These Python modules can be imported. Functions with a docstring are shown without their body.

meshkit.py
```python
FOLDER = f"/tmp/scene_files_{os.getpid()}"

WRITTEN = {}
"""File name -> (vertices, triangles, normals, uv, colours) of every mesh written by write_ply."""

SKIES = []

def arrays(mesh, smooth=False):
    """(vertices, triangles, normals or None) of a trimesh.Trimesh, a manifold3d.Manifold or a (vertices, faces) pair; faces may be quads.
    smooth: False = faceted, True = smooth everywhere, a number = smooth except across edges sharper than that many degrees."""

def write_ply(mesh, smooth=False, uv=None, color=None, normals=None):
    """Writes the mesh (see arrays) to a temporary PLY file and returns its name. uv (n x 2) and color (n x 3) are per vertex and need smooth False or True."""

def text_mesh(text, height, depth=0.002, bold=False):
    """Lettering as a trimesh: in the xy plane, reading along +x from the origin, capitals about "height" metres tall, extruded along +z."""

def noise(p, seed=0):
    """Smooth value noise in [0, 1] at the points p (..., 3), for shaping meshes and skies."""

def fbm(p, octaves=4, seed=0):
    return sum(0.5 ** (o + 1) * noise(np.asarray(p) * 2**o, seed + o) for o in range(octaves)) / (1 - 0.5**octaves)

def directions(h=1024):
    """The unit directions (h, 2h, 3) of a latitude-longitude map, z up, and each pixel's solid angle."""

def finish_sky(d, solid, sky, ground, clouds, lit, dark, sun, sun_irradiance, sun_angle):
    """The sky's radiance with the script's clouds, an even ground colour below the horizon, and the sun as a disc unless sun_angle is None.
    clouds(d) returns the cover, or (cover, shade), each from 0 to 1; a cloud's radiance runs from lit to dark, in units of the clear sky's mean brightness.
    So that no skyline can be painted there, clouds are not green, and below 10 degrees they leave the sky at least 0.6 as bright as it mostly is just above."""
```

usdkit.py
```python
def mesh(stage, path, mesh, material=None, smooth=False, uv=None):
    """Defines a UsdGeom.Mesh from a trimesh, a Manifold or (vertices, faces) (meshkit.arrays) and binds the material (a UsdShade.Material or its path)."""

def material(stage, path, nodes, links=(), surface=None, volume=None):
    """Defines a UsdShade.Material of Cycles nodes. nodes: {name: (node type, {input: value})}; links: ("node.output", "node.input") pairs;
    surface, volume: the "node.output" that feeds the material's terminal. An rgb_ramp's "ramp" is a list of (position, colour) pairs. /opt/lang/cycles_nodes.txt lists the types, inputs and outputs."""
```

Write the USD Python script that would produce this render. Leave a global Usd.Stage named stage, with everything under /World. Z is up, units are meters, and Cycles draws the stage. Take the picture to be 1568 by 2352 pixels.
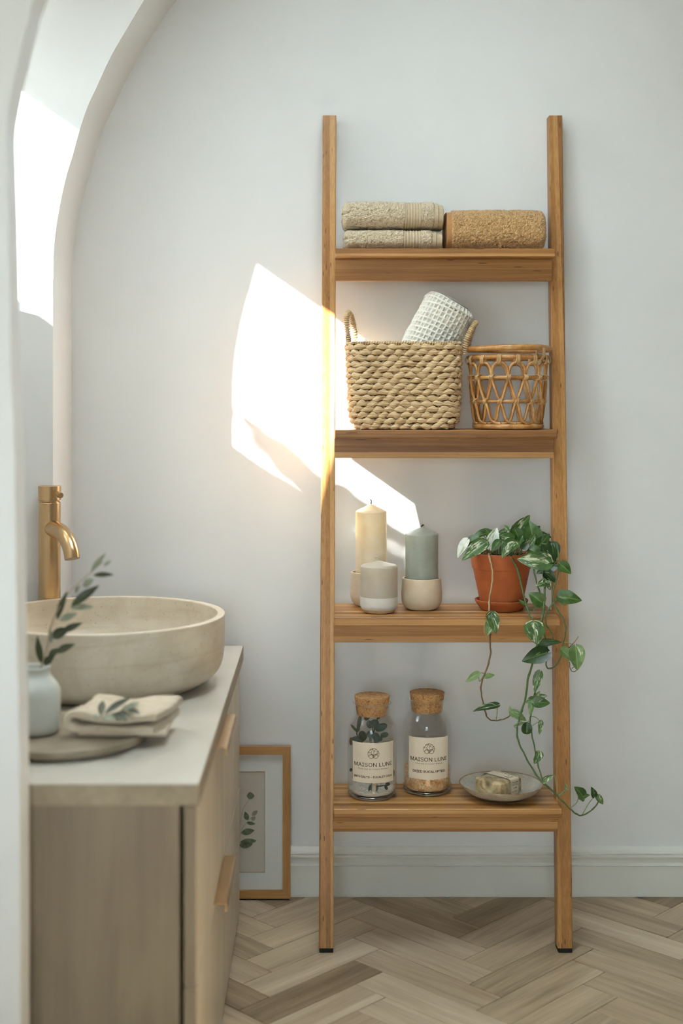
import math, random
import numpy as np, trimesh, usdkit, meshkit
import manifold3d as m3
from shapely.geometry import Polygon, LineString
from pxr import Usd, UsdGeom, UsdLux, UsdShade, Gf, Sdf

# ------------------------------------------------------------------ stage, camera, light
stage = Usd.Stage.CreateInMemory()
UsdGeom.SetStageUpAxis(stage, UsdGeom.Tokens.z)
UsdGeom.SetStageMetersPerUnit(stage, 1.0)
UsdGeom.Xform.Define(stage, '/World')
UsdGeom.Scope.Define(stage, '/World/Looks')
PW, PH = 1568, 2352
FPX, VX, VY, CAMH, CAMD = 3000.0, 737.0, 930.0, 1.25, 10 / 3.0
cam = UsdGeom.Camera.Define(stage, '/World/camera')
cam.CreateHorizontalApertureAttr(24.0)
cam.CreateVerticalApertureAttr(24.0 * PH / PW)
cam.CreateFocalLengthAttr(FPX / PW * 24.0)
cam.CreateHorizontalApertureOffsetAttr((PW / 2 - VX) / PW * 24.0)
cam.CreateVerticalApertureOffsetAttr((VY - PH / 2) / PW * 24.0)
cam.CreateFStopAttr(1.7)
cam.CreateFocusDistanceAttr(3.10)
cam.AddTranslateOp().Set(Gf.Vec3d(0, -CAMD, CAMH))
cam.AddRotateXOp().Set(90.0)
cam.CreateExposureAttr(2.1)

SUN = np.array([1.0, 0.57, -0.71])            # the way the sunlight travels: from the left window towards the back wall
sun = UsdLux.DistantLight.Define(stage, '/World/sun')
sun.CreateIntensityAttr(4.6)
sun.CreateColorAttr(Gf.Vec3f(1.0, 0.96, 0.91))
sun.CreateAngleAttr(0.6)
sun.CreateNormalizeAttr(True)
_d = SUN / np.linalg.norm(SUN)
_z = -_d
_x = np.cross([0, 0, 1], _z); _x /= np.linalg.norm(_x)
_y = np.cross(_z, _x)
sun.AddTransformOp().Set(Gf.Matrix4d(*_x, 0, *_y, 0, *_z, 0, 0, 0, 3, 1))
dome = UsdLux.DomeLight.Define(stage, '/World/sky')
dome.CreateColorAttr(Gf.Vec3f(0.86, 0.95, 1.0))
dome.CreateIntensityAttr(1.0)


# ------------------------------------------------------------------ helpers
def lin(c):
    """An sRGB colour (0-255 triple or hex) as linear."""
    if isinstance(c, str):
        c = [int(c[i:i + 2], 16) for i in (0, 2, 4)]
    c = np.asarray(c, float) / 255
    return tuple(np.where(c <= 0.04045, c / 12.92, ((c + 0.055) / 1.055) ** 2.4))


def P(px, py, d):
    """The point seen at pixel (px, py) at distance d in front of the back wall."""
    D = CAMD - d
    return np.array([(px - VX) * D / FPX, -d, CAMH - (py - VY) * D / FPX])


def PX(px, d):
    return (px - VX) * (CAMD - d) / FPX


def PZ(py, d):
    return CAMH - (py - VY) * (CAMD - d) / FPX


used, origin = {}, {}


def numbered(name, parent='/World'):
    k = used.get((parent, name), 0)
    used[(parent, name)] = k + 1
    return f'{parent}/{name}' + (f'_{k:03d}' if k else '')


def tag(p, label=None, cat=None, group=None, kind=None):
    p = p.GetPrim() if hasattr(p, 'GetPrim') else p
    for k, v in (('label', label), ('category', cat), ('group', group), ('kind', kind)):
        if v:
            p.SetCustomDataByKey(k, v)
    return p


def thing(name, label, cat, loc=(0, 0, 0), group=None, kind=None):
    path = numbered(name)
    x = UsdGeom.Xform.Define(stage, path)
    x.AddTranslateOp().Set(Gf.Vec3d(*map(float, loc)))
    origin[path] = np.asarray(loc, float)
    tag(x, label, cat, group, kind)
    return path


def arr(mesh):
    v, f, _ = meshkit.arrays(mesh)
    return v, f


def obj(name, mesh, m, parent=None, smooth=False, label=None, cat=None, group=None, kind=None, uv=None):
    """One Mesh prim, given in world coordinates, under parent or under /World. Returns its path."""
    path = numbered(name, parent or '/World')
    v, f = arr(mesh)
    o = origin.get(parent)
    if parent is None:
        o = np.array([v[:, 0].mean(), v[:, 1].mean(), v[:, 2].min()]) if cat else np.zeros(3)
    origin[path] = o
    q = usdkit.mesh(stage, path, trimesh.Trimesh(v - o, f, process=False), m, smooth, uv=uv)
    if parent is None and o.any():
        q.AddTranslateOp().Set(Gf.Vec3d(*map(float, o)))
    tag(q, label, cat, group, kind)
    return path


def join(*ms):
    ms = [x for m in ms for x in (m if isinstance(m, list) else [m])]
    vs, fs, n = [], [], 0
    for m in ms:
        v, f = arr(m)
        vs.append(v); fs.append(f + n); n += len(v)
    return trimesh.Trimesh(np.vstack(vs), np.vstack(fs), process=False)


def moved(m, M=None, t=(0, 0, 0)):
    v, f = arr(m)
    if M is not None:
        v = v @ np.asarray(M).T
    return trimesh.Trimesh(v + np.asarray(t), f, process=False)


def hull(pts):
    return trimesh.convex.convex_hull(np.asarray(pts, float))


def cbox(x0, x1, y0, y1, z0, z1, c=0.0):
    """A box with chamfered edges."""
    pts = []
    for sx in (0, 1):
        for sy in (0, 1):
            for sz in (0, 1):
                X, Y, Z = (x0, x1)[sx], (y0, y1)[sy], (z0, z1)[sz]
                dx, dy, dz = (c, -c)[sx], (c, -c)[sy], (c, -c)[sz]
                if c:
                    pts += [(X + dx, Y + dy, Z), (X + dx, Y, Z + dz), (X, Y + dy, Z + dz)]
                else:
                    pts.append((X, Y, Z))
    return hull(pts)


def prism(poly, lo, hi, axis):
    """A polygon (list of 2-D points or shapely) extruded along axis; 'y': (x, z), 'x': (y, z), 'z': (x, y)."""
    g = poly if isinstance(poly, Polygon) else Polygon(poly)
    m = trimesh.creation.extrude_polygon(g, hi - lo, engine='earcut')
    a, b, h = np.array(m.vertices).T
    h = h + lo
    v = {'y': np.c_[a, h, b], 'x': np.c_[h, a, b], 'z': np.c_[a, b, h]}[axis]
    f = np.array(m.faces)
    if axis == 'y':
        f = f[:, ::-1]
    return trimesh.Trimesh(v, f, process=False)


def tube(path, r, sides=10, caps=True, flat=1.0):
    p = np.asarray(path, float)
    r = np.broadcast_to(np.asarray(r, float), (len(p),))
    t = np.gradient(p, axis=0)
    t /= np.linalg.norm(t, axis=1, keepdims=True) + 1e-12
    a0 = np.cross(t[0], [0, 0, 1.0] if abs(t[0][2]) < 0.9 else [1.0, 0, 0])
    A = []
    a = a0 / np.linalg.norm(a0)
    for k in range(len(p)):
        a = a - t[k] * (a @ t[k])
        a /= np.linalg.norm(a) + 1e-12
        A.append(a.copy())
    A = np.array(A)
    B = np.cross(t, A)
    ang = np.arange(sides) * 2 * np.pi / sides
    v = p[:, None] + r[:, None, None] * (np.cos(ang)[None, :, None] * A[:, None] + flat * np.sin(ang)[None, :, None] * B[:, None])
    i, j = np.meshgrid(np.arange(len(p) - 1), np.arange(sides), indexing='ij')
    q = np.stack([i * sides + j, i * sides + (j + 1) % sides, (i + 1) * sides + (j + 1) % sides, (i + 1) * sides + j], -1).reshape(-1, 4)
    f = np.vstack([q[:, [0, 1, 2]], q[:, [0, 2, 3]]])
    v = v.reshape(-1, 3)
    if caps:
        n = len(v)
        v = np.vstack([v, p[0], p[-1]])
        j = np.arange(sides)
        f = np.vstack([f, np.c_[np.full(sides, n), (j + 1) % sides, j], np.c_[np.full(sides, n + 1), n - sides + j, n - sides + (j + 1) % sides]])
    return trimesh.Trimesh(v, f, process=False)


def spline(pts, n=40, closed=False):
    """A Catmull-Rom curve through the points."""
    p = np.asarray(pts, float)
    if closed:
        p = np.vstack([p[-1], p, p[0], p[1]])
    else:
        p = np.vstack([2 * p[0] - p[1], p, 2 * p[-1] - p[-2]])
    seg = len(p) - 3
    out = []
    for u in np.linspace(0, seg, n, endpoint=not closed):
        k = min(int(u), seg - 1)
        t = u - k
        a, b, c, d = p[k:k + 4]
        out.append(0.5 * (2 * b + (c - a) * t + (2 * a - 5 * b + 4 * c - d) * t * t + (3 * b - a - 3 * c + d) * t ** 3))
    return np.array(out)


def lathe(prof, c=(0, 0, 0), n=64, sx=1.0, sy=1.0):
    """A profile [(r, z)] turned about the vertical through c; the ends at r = 0 close it."""
    prof = np.asarray(prof, float)
    ang = np.arange(n) * 2 * np.pi / n
    v = np.stack([prof[:, 0:1] * np.cos(ang) * sx, prof[:, 0:1] * np.sin(ang) * sy, np.repeat(prof[:, 1:2], n, 1)], -1)
    i, j = np.meshgrid(np.arange(len(prof) - 1), np.arange(n), indexing='ij')
    q = np.stack([i * n + j, i * n + (j + 1) % n, (i + 1) * n + (j + 1) % n, (i + 1) * n + j], -1).reshape(-1, 4)
    f = np.vstack([q[:, [0, 1, 2]], q[:, [0, 2, 3]]])
    m = trimesh.Trimesh(v.reshape(-1, 3) + np.asarray(c), f, process=False)
    m.merge_vertices(digits_vertex=7)
    m.update_faces(m.nondegenerate_faces(height=1e-9))
    return m


def rprof(pts, r, n=5):
    """Rounds the inner corners of a lathe profile: r is one radius or one per point."""
    pts = np.asarray(pts, float)
    r = np.broadcast_to(np.asarray(r, float), (len(pts),))
    out = [pts[0]]
    for k in range(1, len(pts) - 1):
        a, b, c = pts[k - 1], pts[k], pts[k + 1]
        la, lc = np.linalg.norm(a - b), np.linalg.norm(c - b)
        q = min(r[k], la * 0.49, lc * 0.49)
        s, e = b + (a - b) / la * q, b + (c - b) / lc * q
        for t in np.linspace(0, 1, n):
            out.append((1 - t) ** 2 * s + 2 * t * (1 - t) * b + t * t * e)
    out.append(pts[-1])
    return np.array(out)


def grid_mesh(V):
    """An n x m x 3 array of points as a surface."""
    n, m = V.shape[:2]
    i, j = np.meshgrid(np.arange(n - 1), np.arange(m - 1), indexing='ij')
    q = np.stack([i * m + j, (i + 1) * m + j, (i + 1) * m + j + 1, i * m + j + 1], -1).reshape(-1, 4)
    return trimesh.Trimesh(V.reshape(-1, 3), np.vstack([q[:, [0, 1, 2]], q[:, [0, 2, 3]]]), process=False)


# ------------------------------------------------------------------ materials
def mat(name, nodes, links=(), surface='p.BSDF'):
    return usdkit.material(stage, '/World/Looks/' + name, nodes, links, surface=surface)


def plain(name, c, rough=0.6, **kw):
    return mat(name, {'p': ('principled_bsdf', {'base_color': lin(c), 'roughness': rough, **kw})})


def mottled(name, c1, c2, scale, rough=0.6, bump=0.0, bscale=None, detail=4, dist=0.002, lo=0.3, hi=0.7, **kw):
    """Two tones mixed by noise, with fine relief from a second noise."""
    n = {'g': ('geometry', {}), 'n': ('noise_texture', {'scale': scale, 'detail': detail, 'roughness': 0.6}),
         'r': ('rgb_ramp', {'ramp': [(lo, lin(c1)), (hi, lin(c2))]}), 'p': ('principled_bsdf', {'roughness': rough, **kw})}
    l = [('g.position', 'n.vector'), ('n.fac', 'r.fac'), ('r.color', 'p.base_color')]
    if bump:
        n['n2'] = ('noise_texture', {'scale': bscale or scale * 8, 'detail': 3})
        n['b'] = ('bump', {'strength': bump, 'distance': dist})
        l += [('g.position', 'n2.vector'), ('n2.fac', 'b.height'), ('b.normal', 'p.normal')]
    return mat(name, n, l)


def bamboo(name, axis, c_lo, c_mid, c_hi, strip=0.011, knots=0.55, rough=0.42):
    """Glued bamboo: strips along the axis, each with its tone, fine fibres and the darker knuckles of the cane."""
    ax = 'xyz'.index(axis)
    s_f = [260.0] * 3; s_f[ax] = 5.0
    s_t = [1 / strip] * 3; s_t[ax] = 0.0
    if axis == 'z':
        s_t[1] = 0.0                            # the rails lean: only their width tells the strips apart
    n = {'g': ('geometry', {}),
         'mf': ('mapping', {'scale': s_f}), 'f': ('noise_texture', {'scale': 1.0, 'detail': 5, 'roughness': 0.65}),
         'mt': ('vector_math', {'math_type': 'multiply', 'vector2': s_t}), 'fl': ('vector_math', {'math_type': 'floor'}),
         'w': ('white_noise_texture', {'dimensions': '3D'}),
         'ms': ('mapping', {'scale': [14.0 if k != ax else 1.6 for k in range(3)]}), 'sl': ('noise_texture', {'scale': 1.0, 'detail': 2}),
         # knuckles: voronoi cells long along the cane, one dark spot in some of them
         'mk': ('mapping', {'scale': [90.0 if k != ax else 9.0 for k in range(3)]}), 'k': ('voronoi_texture', {'scale': 1.0, 'feature': 'f1'}),
         'kr': ('map_range', {'from_min': 0.145, 'from_max': 0.03, 'to_min': 0.0, 'to_max': 1.0, 'clamp': True}),
         'a': ('math', {'math_type': 'multiply_add', 'value2': 0.42, 'value3': 0.0}),
         'b': ('math', {'math_type': 'multiply_add', 'value2': 0.38}),
         'c': ('math', {'math_type': 'multiply_add', 'value2': 0.30}),
         'kk': ('math', {'math_type': 'multiply', 'value2': knots}),
         'd': ('math', {'math_type': 'subtract', 'use_clamp': True}),
         'r': ('rgb_ramp', {'ramp': [(0.26, lin(c_lo)), (0.5, lin(c_mid)), (0.74, lin(c_hi))]}),
         'bu': ('bump', {'strength': 0.18, 'distance': 0.0006}),
         'p': ('principled_bsdf', {'roughness': rough})}
    l = [('g.position', 'mf.vector'), ('mf.vector', 'f.vector'), ('g.position', 'mt.vector1'), ('mt.vector', 'fl.vector1'), ('fl.vector', 'w.vector'),
         ('g.position', 'ms.vector'), ('ms.vector', 'sl.vector'), ('g.position', 'mk.vector'), ('mk.vector', 'k.vector'), ('k.distance', 'kr.value'),
         ('f.fac', 'a.value1'), ('w.value', 'b.value1'), ('a.value', 'b.value3'), ('sl.fac', 'c.value1'), ('b.value', 'c.value3'),
         ('kr.result', 'kk.value1'), ('c.value', 'd.value1'), ('kk.value', 'd.value2'), ('d.value', 'r.fac'), ('r.color', 'p.base_color'),
         ('f.fac', 'bu.height'), ('bu.normal', 'p.normal')]
    return mat(name, n, l)


def grained(name, axis, c_lo, c_hi, scale=(60, 3), rough=0.5, rot=0.0, vary=0.0, bump=0.15, coat=0.0):
    """Plain wood with grain along the axis; vary: how far each object's random number shifts the tone."""
    ax = 'xyz'.index(axis)
    n = {'g': ('geometry', {}), 'm0': ('mapping', {'rotation': (0, 0, rot)}), 'oi': ('object_info', {}),
         'of': ('vector_math', {'math_type': 'scale', 'vector1': (37.0, 19.0, 11.0)}), 'ad': ('vector_math', {'math_type': 'add'}),
         'm': ('mapping', {'scale': [scale[0] if k != ax else scale[1] for k in range(3)]}),
         'f': ('noise_texture', {'scale': 1.0, 'detail': 6, 'roughness': 0.62, 'distortion': 0.6}),
         'm2': ('mapping', {'scale': [9.0 if k != ax else 1.5 for k in range(3)]}), 'sl': ('noise_texture', {'scale': 1.0, 'detail': 3, 'distortion': 1.2}),
         'm3': ('mapping', {'scale': [420.0 if k != ax else 12.0 for k in range(3)]}), 'fi': ('noise_texture', {'scale': 1.0, 'detail': 2}),
         'a': ('math', {'math_type': 'multiply_add', 'value2': 0.55, 'value3': -0.08}), 'b': ('math', {'math_type': 'multiply_add', 'value2': 0.45}),
         'b2': ('math', {'math_type': 'multiply_add', 'value2': 0.22}),
         'v': ('math', {'math_type': 'multiply_add', 'value2': vary, 'value3': -vary / 2}), 'c': ('math', {'math_type': 'add', 'use_clamp': True}),
         'r': ('rgb_ramp', {'ramp': [(0.36, lin(c_lo)), (0.74, lin(c_hi))]}),
         'bu': ('bump', {'strength': bump, 'distance': 0.0006}), 'p': ('principled_bsdf', {'roughness': rough, 'coat_weight': coat})}
    l = [('g.position', 'm0.vector'), ('oi.random', 'of.scale'), ('m0.vector', 'ad.vector1'), ('of.vector', 'ad.vector2'),
         ('ad.vector', 'm.vector'), ('m.vector', 'f.vector'), ('ad.vector', 'm2.vector'), ('m2.vector', 'sl.vector'), ('ad.vector', 'm3.vector'), ('m3.vector', 'fi.vector'),
         ('f.fac', 'a.value1'), ('sl.fac', 'b.value1'), ('a.value', 'b.value3'), ('fi.fac', 'b2.value1'), ('b.value', 'b2.value3'), ('oi.random', 'v.value1'),
         ('b2.value', 'c.value1'), ('v.value', 'c.value2'), ('c.value', 'r.fac'), ('r.color', 'p.base_color'), ('f.fac', 'bu.height'), ('bu.normal', 'p.normal')]
    return mat(name, n, l)


M = {}
M['wall'] = mottled('wall_paint', 'e2e4e5', 'e6e8e9', 3.0, 0.75, bump=0.06, bscale=220, dist=0.001)
M['trim'] = plain('trim_paint', 'e3e4dd', 0.38)
M['rail'] = bamboo('bamboo_upright', 'z', '6f4620', 'a5733c', 'c89b62')
M['board'] = bamboo('bamboo_level', 'x', '6f4620', 'a5733c', 'c89b62', strip=0.016)
M['black'] = plain('black_rubber', '17140f', 0.7)


def thin_glass(name, tint, base):
    """Clear glass thin enough not to bend the view: more mirror-like towards grazing angles."""
    return mat(name, {'w': ('layer_weight', {'blend': 0.5}), 'e': ('math', {'math_type': 'power', 'value2': 3.3}), 'k': ('math', {'math_type': 'multiply_add', 'value2': 0.80, 'value3': base, 'use_clamp': True}),
                      't': ('transparent_bsdf', {'color': tint}), 'g': ('glossy_bsdf', {'roughness': 0.01, 'color': (1, 1, 1)}), 'm': ('mix_closure', {})},
               [('w.facing', 'e.value1'), ('e.value', 'k.value1'), ('k.value', 'm.fac'), ('t.BSDF', 'm.closure1'), ('g.BSDF', 'm.closure2')], surface='m.closure')


M['glass_pane'] = thin_glass('window_glass', (0.97, 0.985, 0.98), 0.04)
# ------------------------------------------------------------------ the room
# the corner of the back wall with the left wall, which leans over into a vault: pixels on the back wall
CORNER = [(165, 1500), (165, 1200), (165, 900), (165, 720), (166, 619), (170, 564), (180, 502), (193, 443), (208, 394), (218, 356), (238, 295), (258, 252), (287, 189), (318, 135), (370, 49), (407, 0)]
zs = np.array([PZ(y, 0) for x, y in CORNER]); xs = np.array([PX(x, 0) for x, y in CORNER])
CEIL = 2.77
ex = [(xs[-1] + 0.10, zs[-1] + 0.115), (xs[-1] + 0.24, zs[-1] + 0.235), (xs[-1] + 0.42, zs[-1] + 0.345), (xs[-1] + 0.65, zs[-1] + 0.43), (xs[-1] + 0.95, CEIL)]
zv = np.r_[0, zs, [e[1] for e in ex]]; xv = np.r_[xs[0], xs, [e[0] for e in ex]]
VAULT = lambda z: np.interp(z, zv, xv)
pl = spline(np.c_[xv, zv][4:], 46)
pl = np.vstack([[xv[0], 0], pl])
D1, D2 = 0.235, 1.262                      # the window recess reaches from D1 to D2 in front of the back wall
XO, XI = -1.17, -1.08                      # outer face and inner face of the wall that holds the window
XR, YR = 3.20, -5.2
SILL, HEADIN = 1.452, 2.46

obj('wall_back', cbox(XO, XR + 0.2, 0, 0.2, -0.2, CEIL + 0.2), M['wall'], kind='structure')
obj('floor', cbox(XO, XR + 0.2, YR - 0.2, 0.0, -0.2, -0.012), plain('floor_joint', '4a3d2c', 0.8), kind='structure')
# ceiling: flat beyond the vault
SK0, SK1, SKL, SKR = 0.55, 1.55, -0.25, 0.45       # an unseen skylight in the vault, added to light the scene from above
cp_ = Polygon([(pl[-1][0] - 0.02, YR - 0.2), (XR + 0.2, YR - 0.2), (XR + 0.2, 0), (pl[-1][0] - 0.02, 0)]).difference(Polygon([(0, -SK1), (SKR, -SK1), (SKR, -SK0), (0, -SK0)]))
obj('ceiling', prism(cp_, CEIL, CEIL + 0.2, 'z'), M['wall'], kind='structure')
# the left wall: full section beside the back wall, then splayed and cut by the deep recess
sect = [(XO, 0)] + [tuple(p) for p in pl] + [(pl[-1][0], CEIL + 0.2), (XO, CEIL + 0.2)]
wl = [prism(sect, -D1, 0.0, 'y')]
top = [(XO, HEADIN), (VAULT(HEADIN), HEADIN)] + [tuple(p) for p in pl if p[1] > HEADIN + 0.01] + [(pl[-1][0], CEIL + 0.2), (XO, CEIL + 0.2)]
T_all = Polygon(top).buffer(0)
T_cut = T_all.difference(Polygon([(SKL, 2.0), (SKR, 2.0), (SKR, 3.2), (SKL, 3.2)]))
for dl0, dl1, g in ((D1, SK0, T_all), (SK0, SK1, T_cut), (SK1, -YR, T_all)):
    for q in getattr(g, 'geoms', [g]):
        wl.append(prism(q, -dl1, -dl0, 'y'))
# under the sill: the face steps back behind the basin
Xc = float(VAULT(1.4))
plan = [(Xc, -D1), (-0.76, -0.285), (-0.95, -0.45), (-0.95, -1.34), (XO, -1.34), (XO, -D1)]
low = prism(plan, 0, SILL, 'z')
v = np.array(low.vertices)
up = v[:, 2] > 1
v[up, 2] += np.clip((Xc - v[up, 0]) * 0.26, 0, 0.045)
wl.append(trimesh.Trimesh(v, low.faces, process=False))
# the window wall of the recess, with its opening
WD0, WD1, WZ0, WZ1 = 0.30, 0.86, 1.755, 2.322
holed = Polygon([(-D2 - 0.08, SILL - 0.02), (-D1 + 0.02, SILL - 0.02), (-D1 + 0.02, HEADIN + 0.02), (-D2 - 0.08, HEADIN + 0.02)], [[(-WD1, WZ0), (-WD0, WZ0), (-WD0, WZ1), (-WD1, WZ1)]])
wl.append(prism(holed, XO, XI, 'x'))
# further left wall, behind the pier, beside and behind the camera
LW = Polygon([(YR, 0), (-1.30, 0), (-1.30, HEADIN + 0.02), (YR, HEADIN + 0.02)], [[(-3.0, 0.8), (-1.9, 0.8), (-1.9, 2.0), (-3.0, 2.0)]])
wl.append(prism(LW, XO, XI, 'x'))
obj('wall_left', join(*wl), M['wall'], kind='structure')
# the pier of the arch in front of the vanity
PIER = [(110, 0), (86, 75), (63, 169), (46, 250), (37, 313), (38, 399), (41, 495), (44, 629), (45, 705), (47, 850), (54, 1000), (58, 1215), (60, 1378), (66, 1713), (68, 2000), (68, 2352)]
dp = D2 + 0.065
pe = [(PX(x, D2), PZ(y, D2)) for x, y in PIER]            # its far edge is the one that shows
pe = [(-0.12, CEIL + 0.1), (-0.235, 2.42), (-0.33, 2.12)] + pe + [(pe[-1][0], 0)]
pe = np.array(pe)
pc = spline(pe, 70)
wp = prism([(XO, 0)] + [(XO, CEIL + 0.1)] + [tuple(p) for p in pc], -dp, -D2, 'y')
obj('wall_pier', wp, M['wall'], kind='structure')
obj('wall_right', cbox(XR, XR + 0.2, YR, 0, 0, CEIL), M['wall'], kind='structure')
rear = Polygon([(XO, 0), (XR + 0.2, 0), (XR + 0.2, CEIL + 0.2), (XO, CEIL + 0.2)], [[(-0.9, 0.6), (0.2, 0.6), (0.2, 1.9), (-0.9, 1.9)]])
obj('wall_rear', prism(rear, YR - 0.2, YR, 'y'), M['wall'], kind='structure')


def window(name, axis, a0, a1, z0, z1, at, thick, bars):
    """A window: frame of four bars, mullions, one pane."""
    w = 0.049
    bx = (lambda a, b, c, d: cbox(at - thick / 2, at + thick / 2, a, b, c, d, 0.004)) if axis == 'x' else (lambda a, b, c, d: cbox(a, b, at - thick / 2, at + thick / 2, c, d, 0.004))
    path = numbered(name)
    UsdGeom.Xform.Define(stage, path); origin[path] = np.zeros(3)
    tag(stage.GetPrimAtPath(path), kind='structure')
    obj('window_frame', join(bx(a0, a1, z0, z0 + w), bx(a0, a1, z1 - w, z1), bx(a0, a0 + w, z0, z1), bx(a1 - w, a1, z0, z1)), M['trim'], path)
    for k in range(bars):
        c = a0 + (a1 - a0) * (k + 1) / (bars + 1)
        obj('mullion', bx(c - 0.022, c + 0.022, z0 + w, z1 - w), M['trim'], path)
    g = (cbox(at - 0.002, at + 0.002, a0 + w, a1 - w, z0 + w, z1 - w) if axis == 'x' else cbox(a0 + w, a1 - w, at - 0.002, at + 0.002, z0 + w, z1 - w))
    obj('pane', g, M['glass_pane'], path)


window('window_1', 'x', -WD1 - 0.045, -WD0 + 0.045, WZ0 - 0.045, WZ1 + 0.045, XO + 0.02, 0.04, 0)
window('window_4', 'x', -3.0, -1.9, 0.8, 2.0, XO + 0.03, 0.05, 0)  # unseen side window, added for soft light from the front left
window('window_2', 'y', -0.9, 0.2, 0.6, 1.9, YR - 0.12, 0.05, 0)  # unseen rear window, added as fill light
rw = numbered('window_3'); UsdGeom.Xform.Define(stage, rw); origin[rw] = np.zeros(3); tag(stage.GetPrimAtPath(rw), kind='structure')  # frame and pane of the added, unseen skylight
obj('window_frame', join(cbox(SKL - 0.05, SKR + 0.05, -SK0, -SK0 + 0.05, CEIL + 0.2, CEIL + 0.26), cbox(SKL - 0.05, SKR + 0.05, -SK1 - 0.05, -SK1, CEIL + 0.2, CEIL + 0.26), cbox(SKL - 0.05, SKL, -SK1, -SK0, CEIL + 0.2, CEIL + 0.26), cbox(SKR, SKR + 0.05, -SK1, -SK0, CEIL + 0.2, CEIL + 0.26)), M['trim'], rw)
obj('pane', cbox(SKL, SKR, -SK1, -SK0, CEIL + 0.225, CEIL + 0.230), M['glass_pane'], rw)

# the moulded baseboard along the back wall
BB = [(0, 0), (-0.016, 0), (-0.016, 0.0775), (-0.0185, 0.079), (-0.0205, 0.0805), (-0.0150, 0.0825), (-0.0120, 0.086), (-0.0122, 0.092), (-0.0150, 0.0985), (-0.0205, 0.1015), (-0.0205, 0.105), (-0.0150, 0.1065), (-0.0175, 0.1095), (-0.0175, 0.112), (-0.0135, 0.1135), (-0.0130, 0.1165), (-0.0085, 0.1205), (-0.0040, 0.1240), (0, 0.1245)]
obj('baseboard_back', prism(BB, Xc - 0.0, XR, 'x'), M['trim'], kind='structure')

# herringbone floor: every plank that can be told apart is a part of the floor
W_, L_ = 0.0866, 4
rng = random.Random(5)
U, V_ = np.array([1, 1]) / math.sqrt(2), np.array([-1, 1]) / math.sqrt(2)
o0 = P(1134, 2232, 0)[:2]
dd = CAMH * FPX / (2232 - VY); o0 = np.array([(1134 - VX) * dd / FPX, dd - CAMD])
plank_u = [grained(f'oak_plank_{k}', 'x', a, b, (42, 2.2), 0.48, rot=-math.pi / 4, vary=0.16) for k, (a, b) in enumerate([('927e63', 'd2bd9f'), ('a58f73', 'dccab0'), ('806b51', 'bfa98b')])]
plank_v = [grained(f'oak_plank_{k + 3}', 'y', a, b, (42, 2.2), 0.48, rot=-math.pi / 4, vary=0.16) for k, (a, b) in enumerate([('927e63', 'd2bd9f'), ('a58f73', 'dccab0'), ('806b51', 'bfa98b')])]
gap = 0.0007
far_planks = []
room = Polygon([(Xc - 0.3, -1.7), (1.05, -1.7), (1.05, -0.0165), (Xc - 0.3, -0.0165)])
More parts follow.
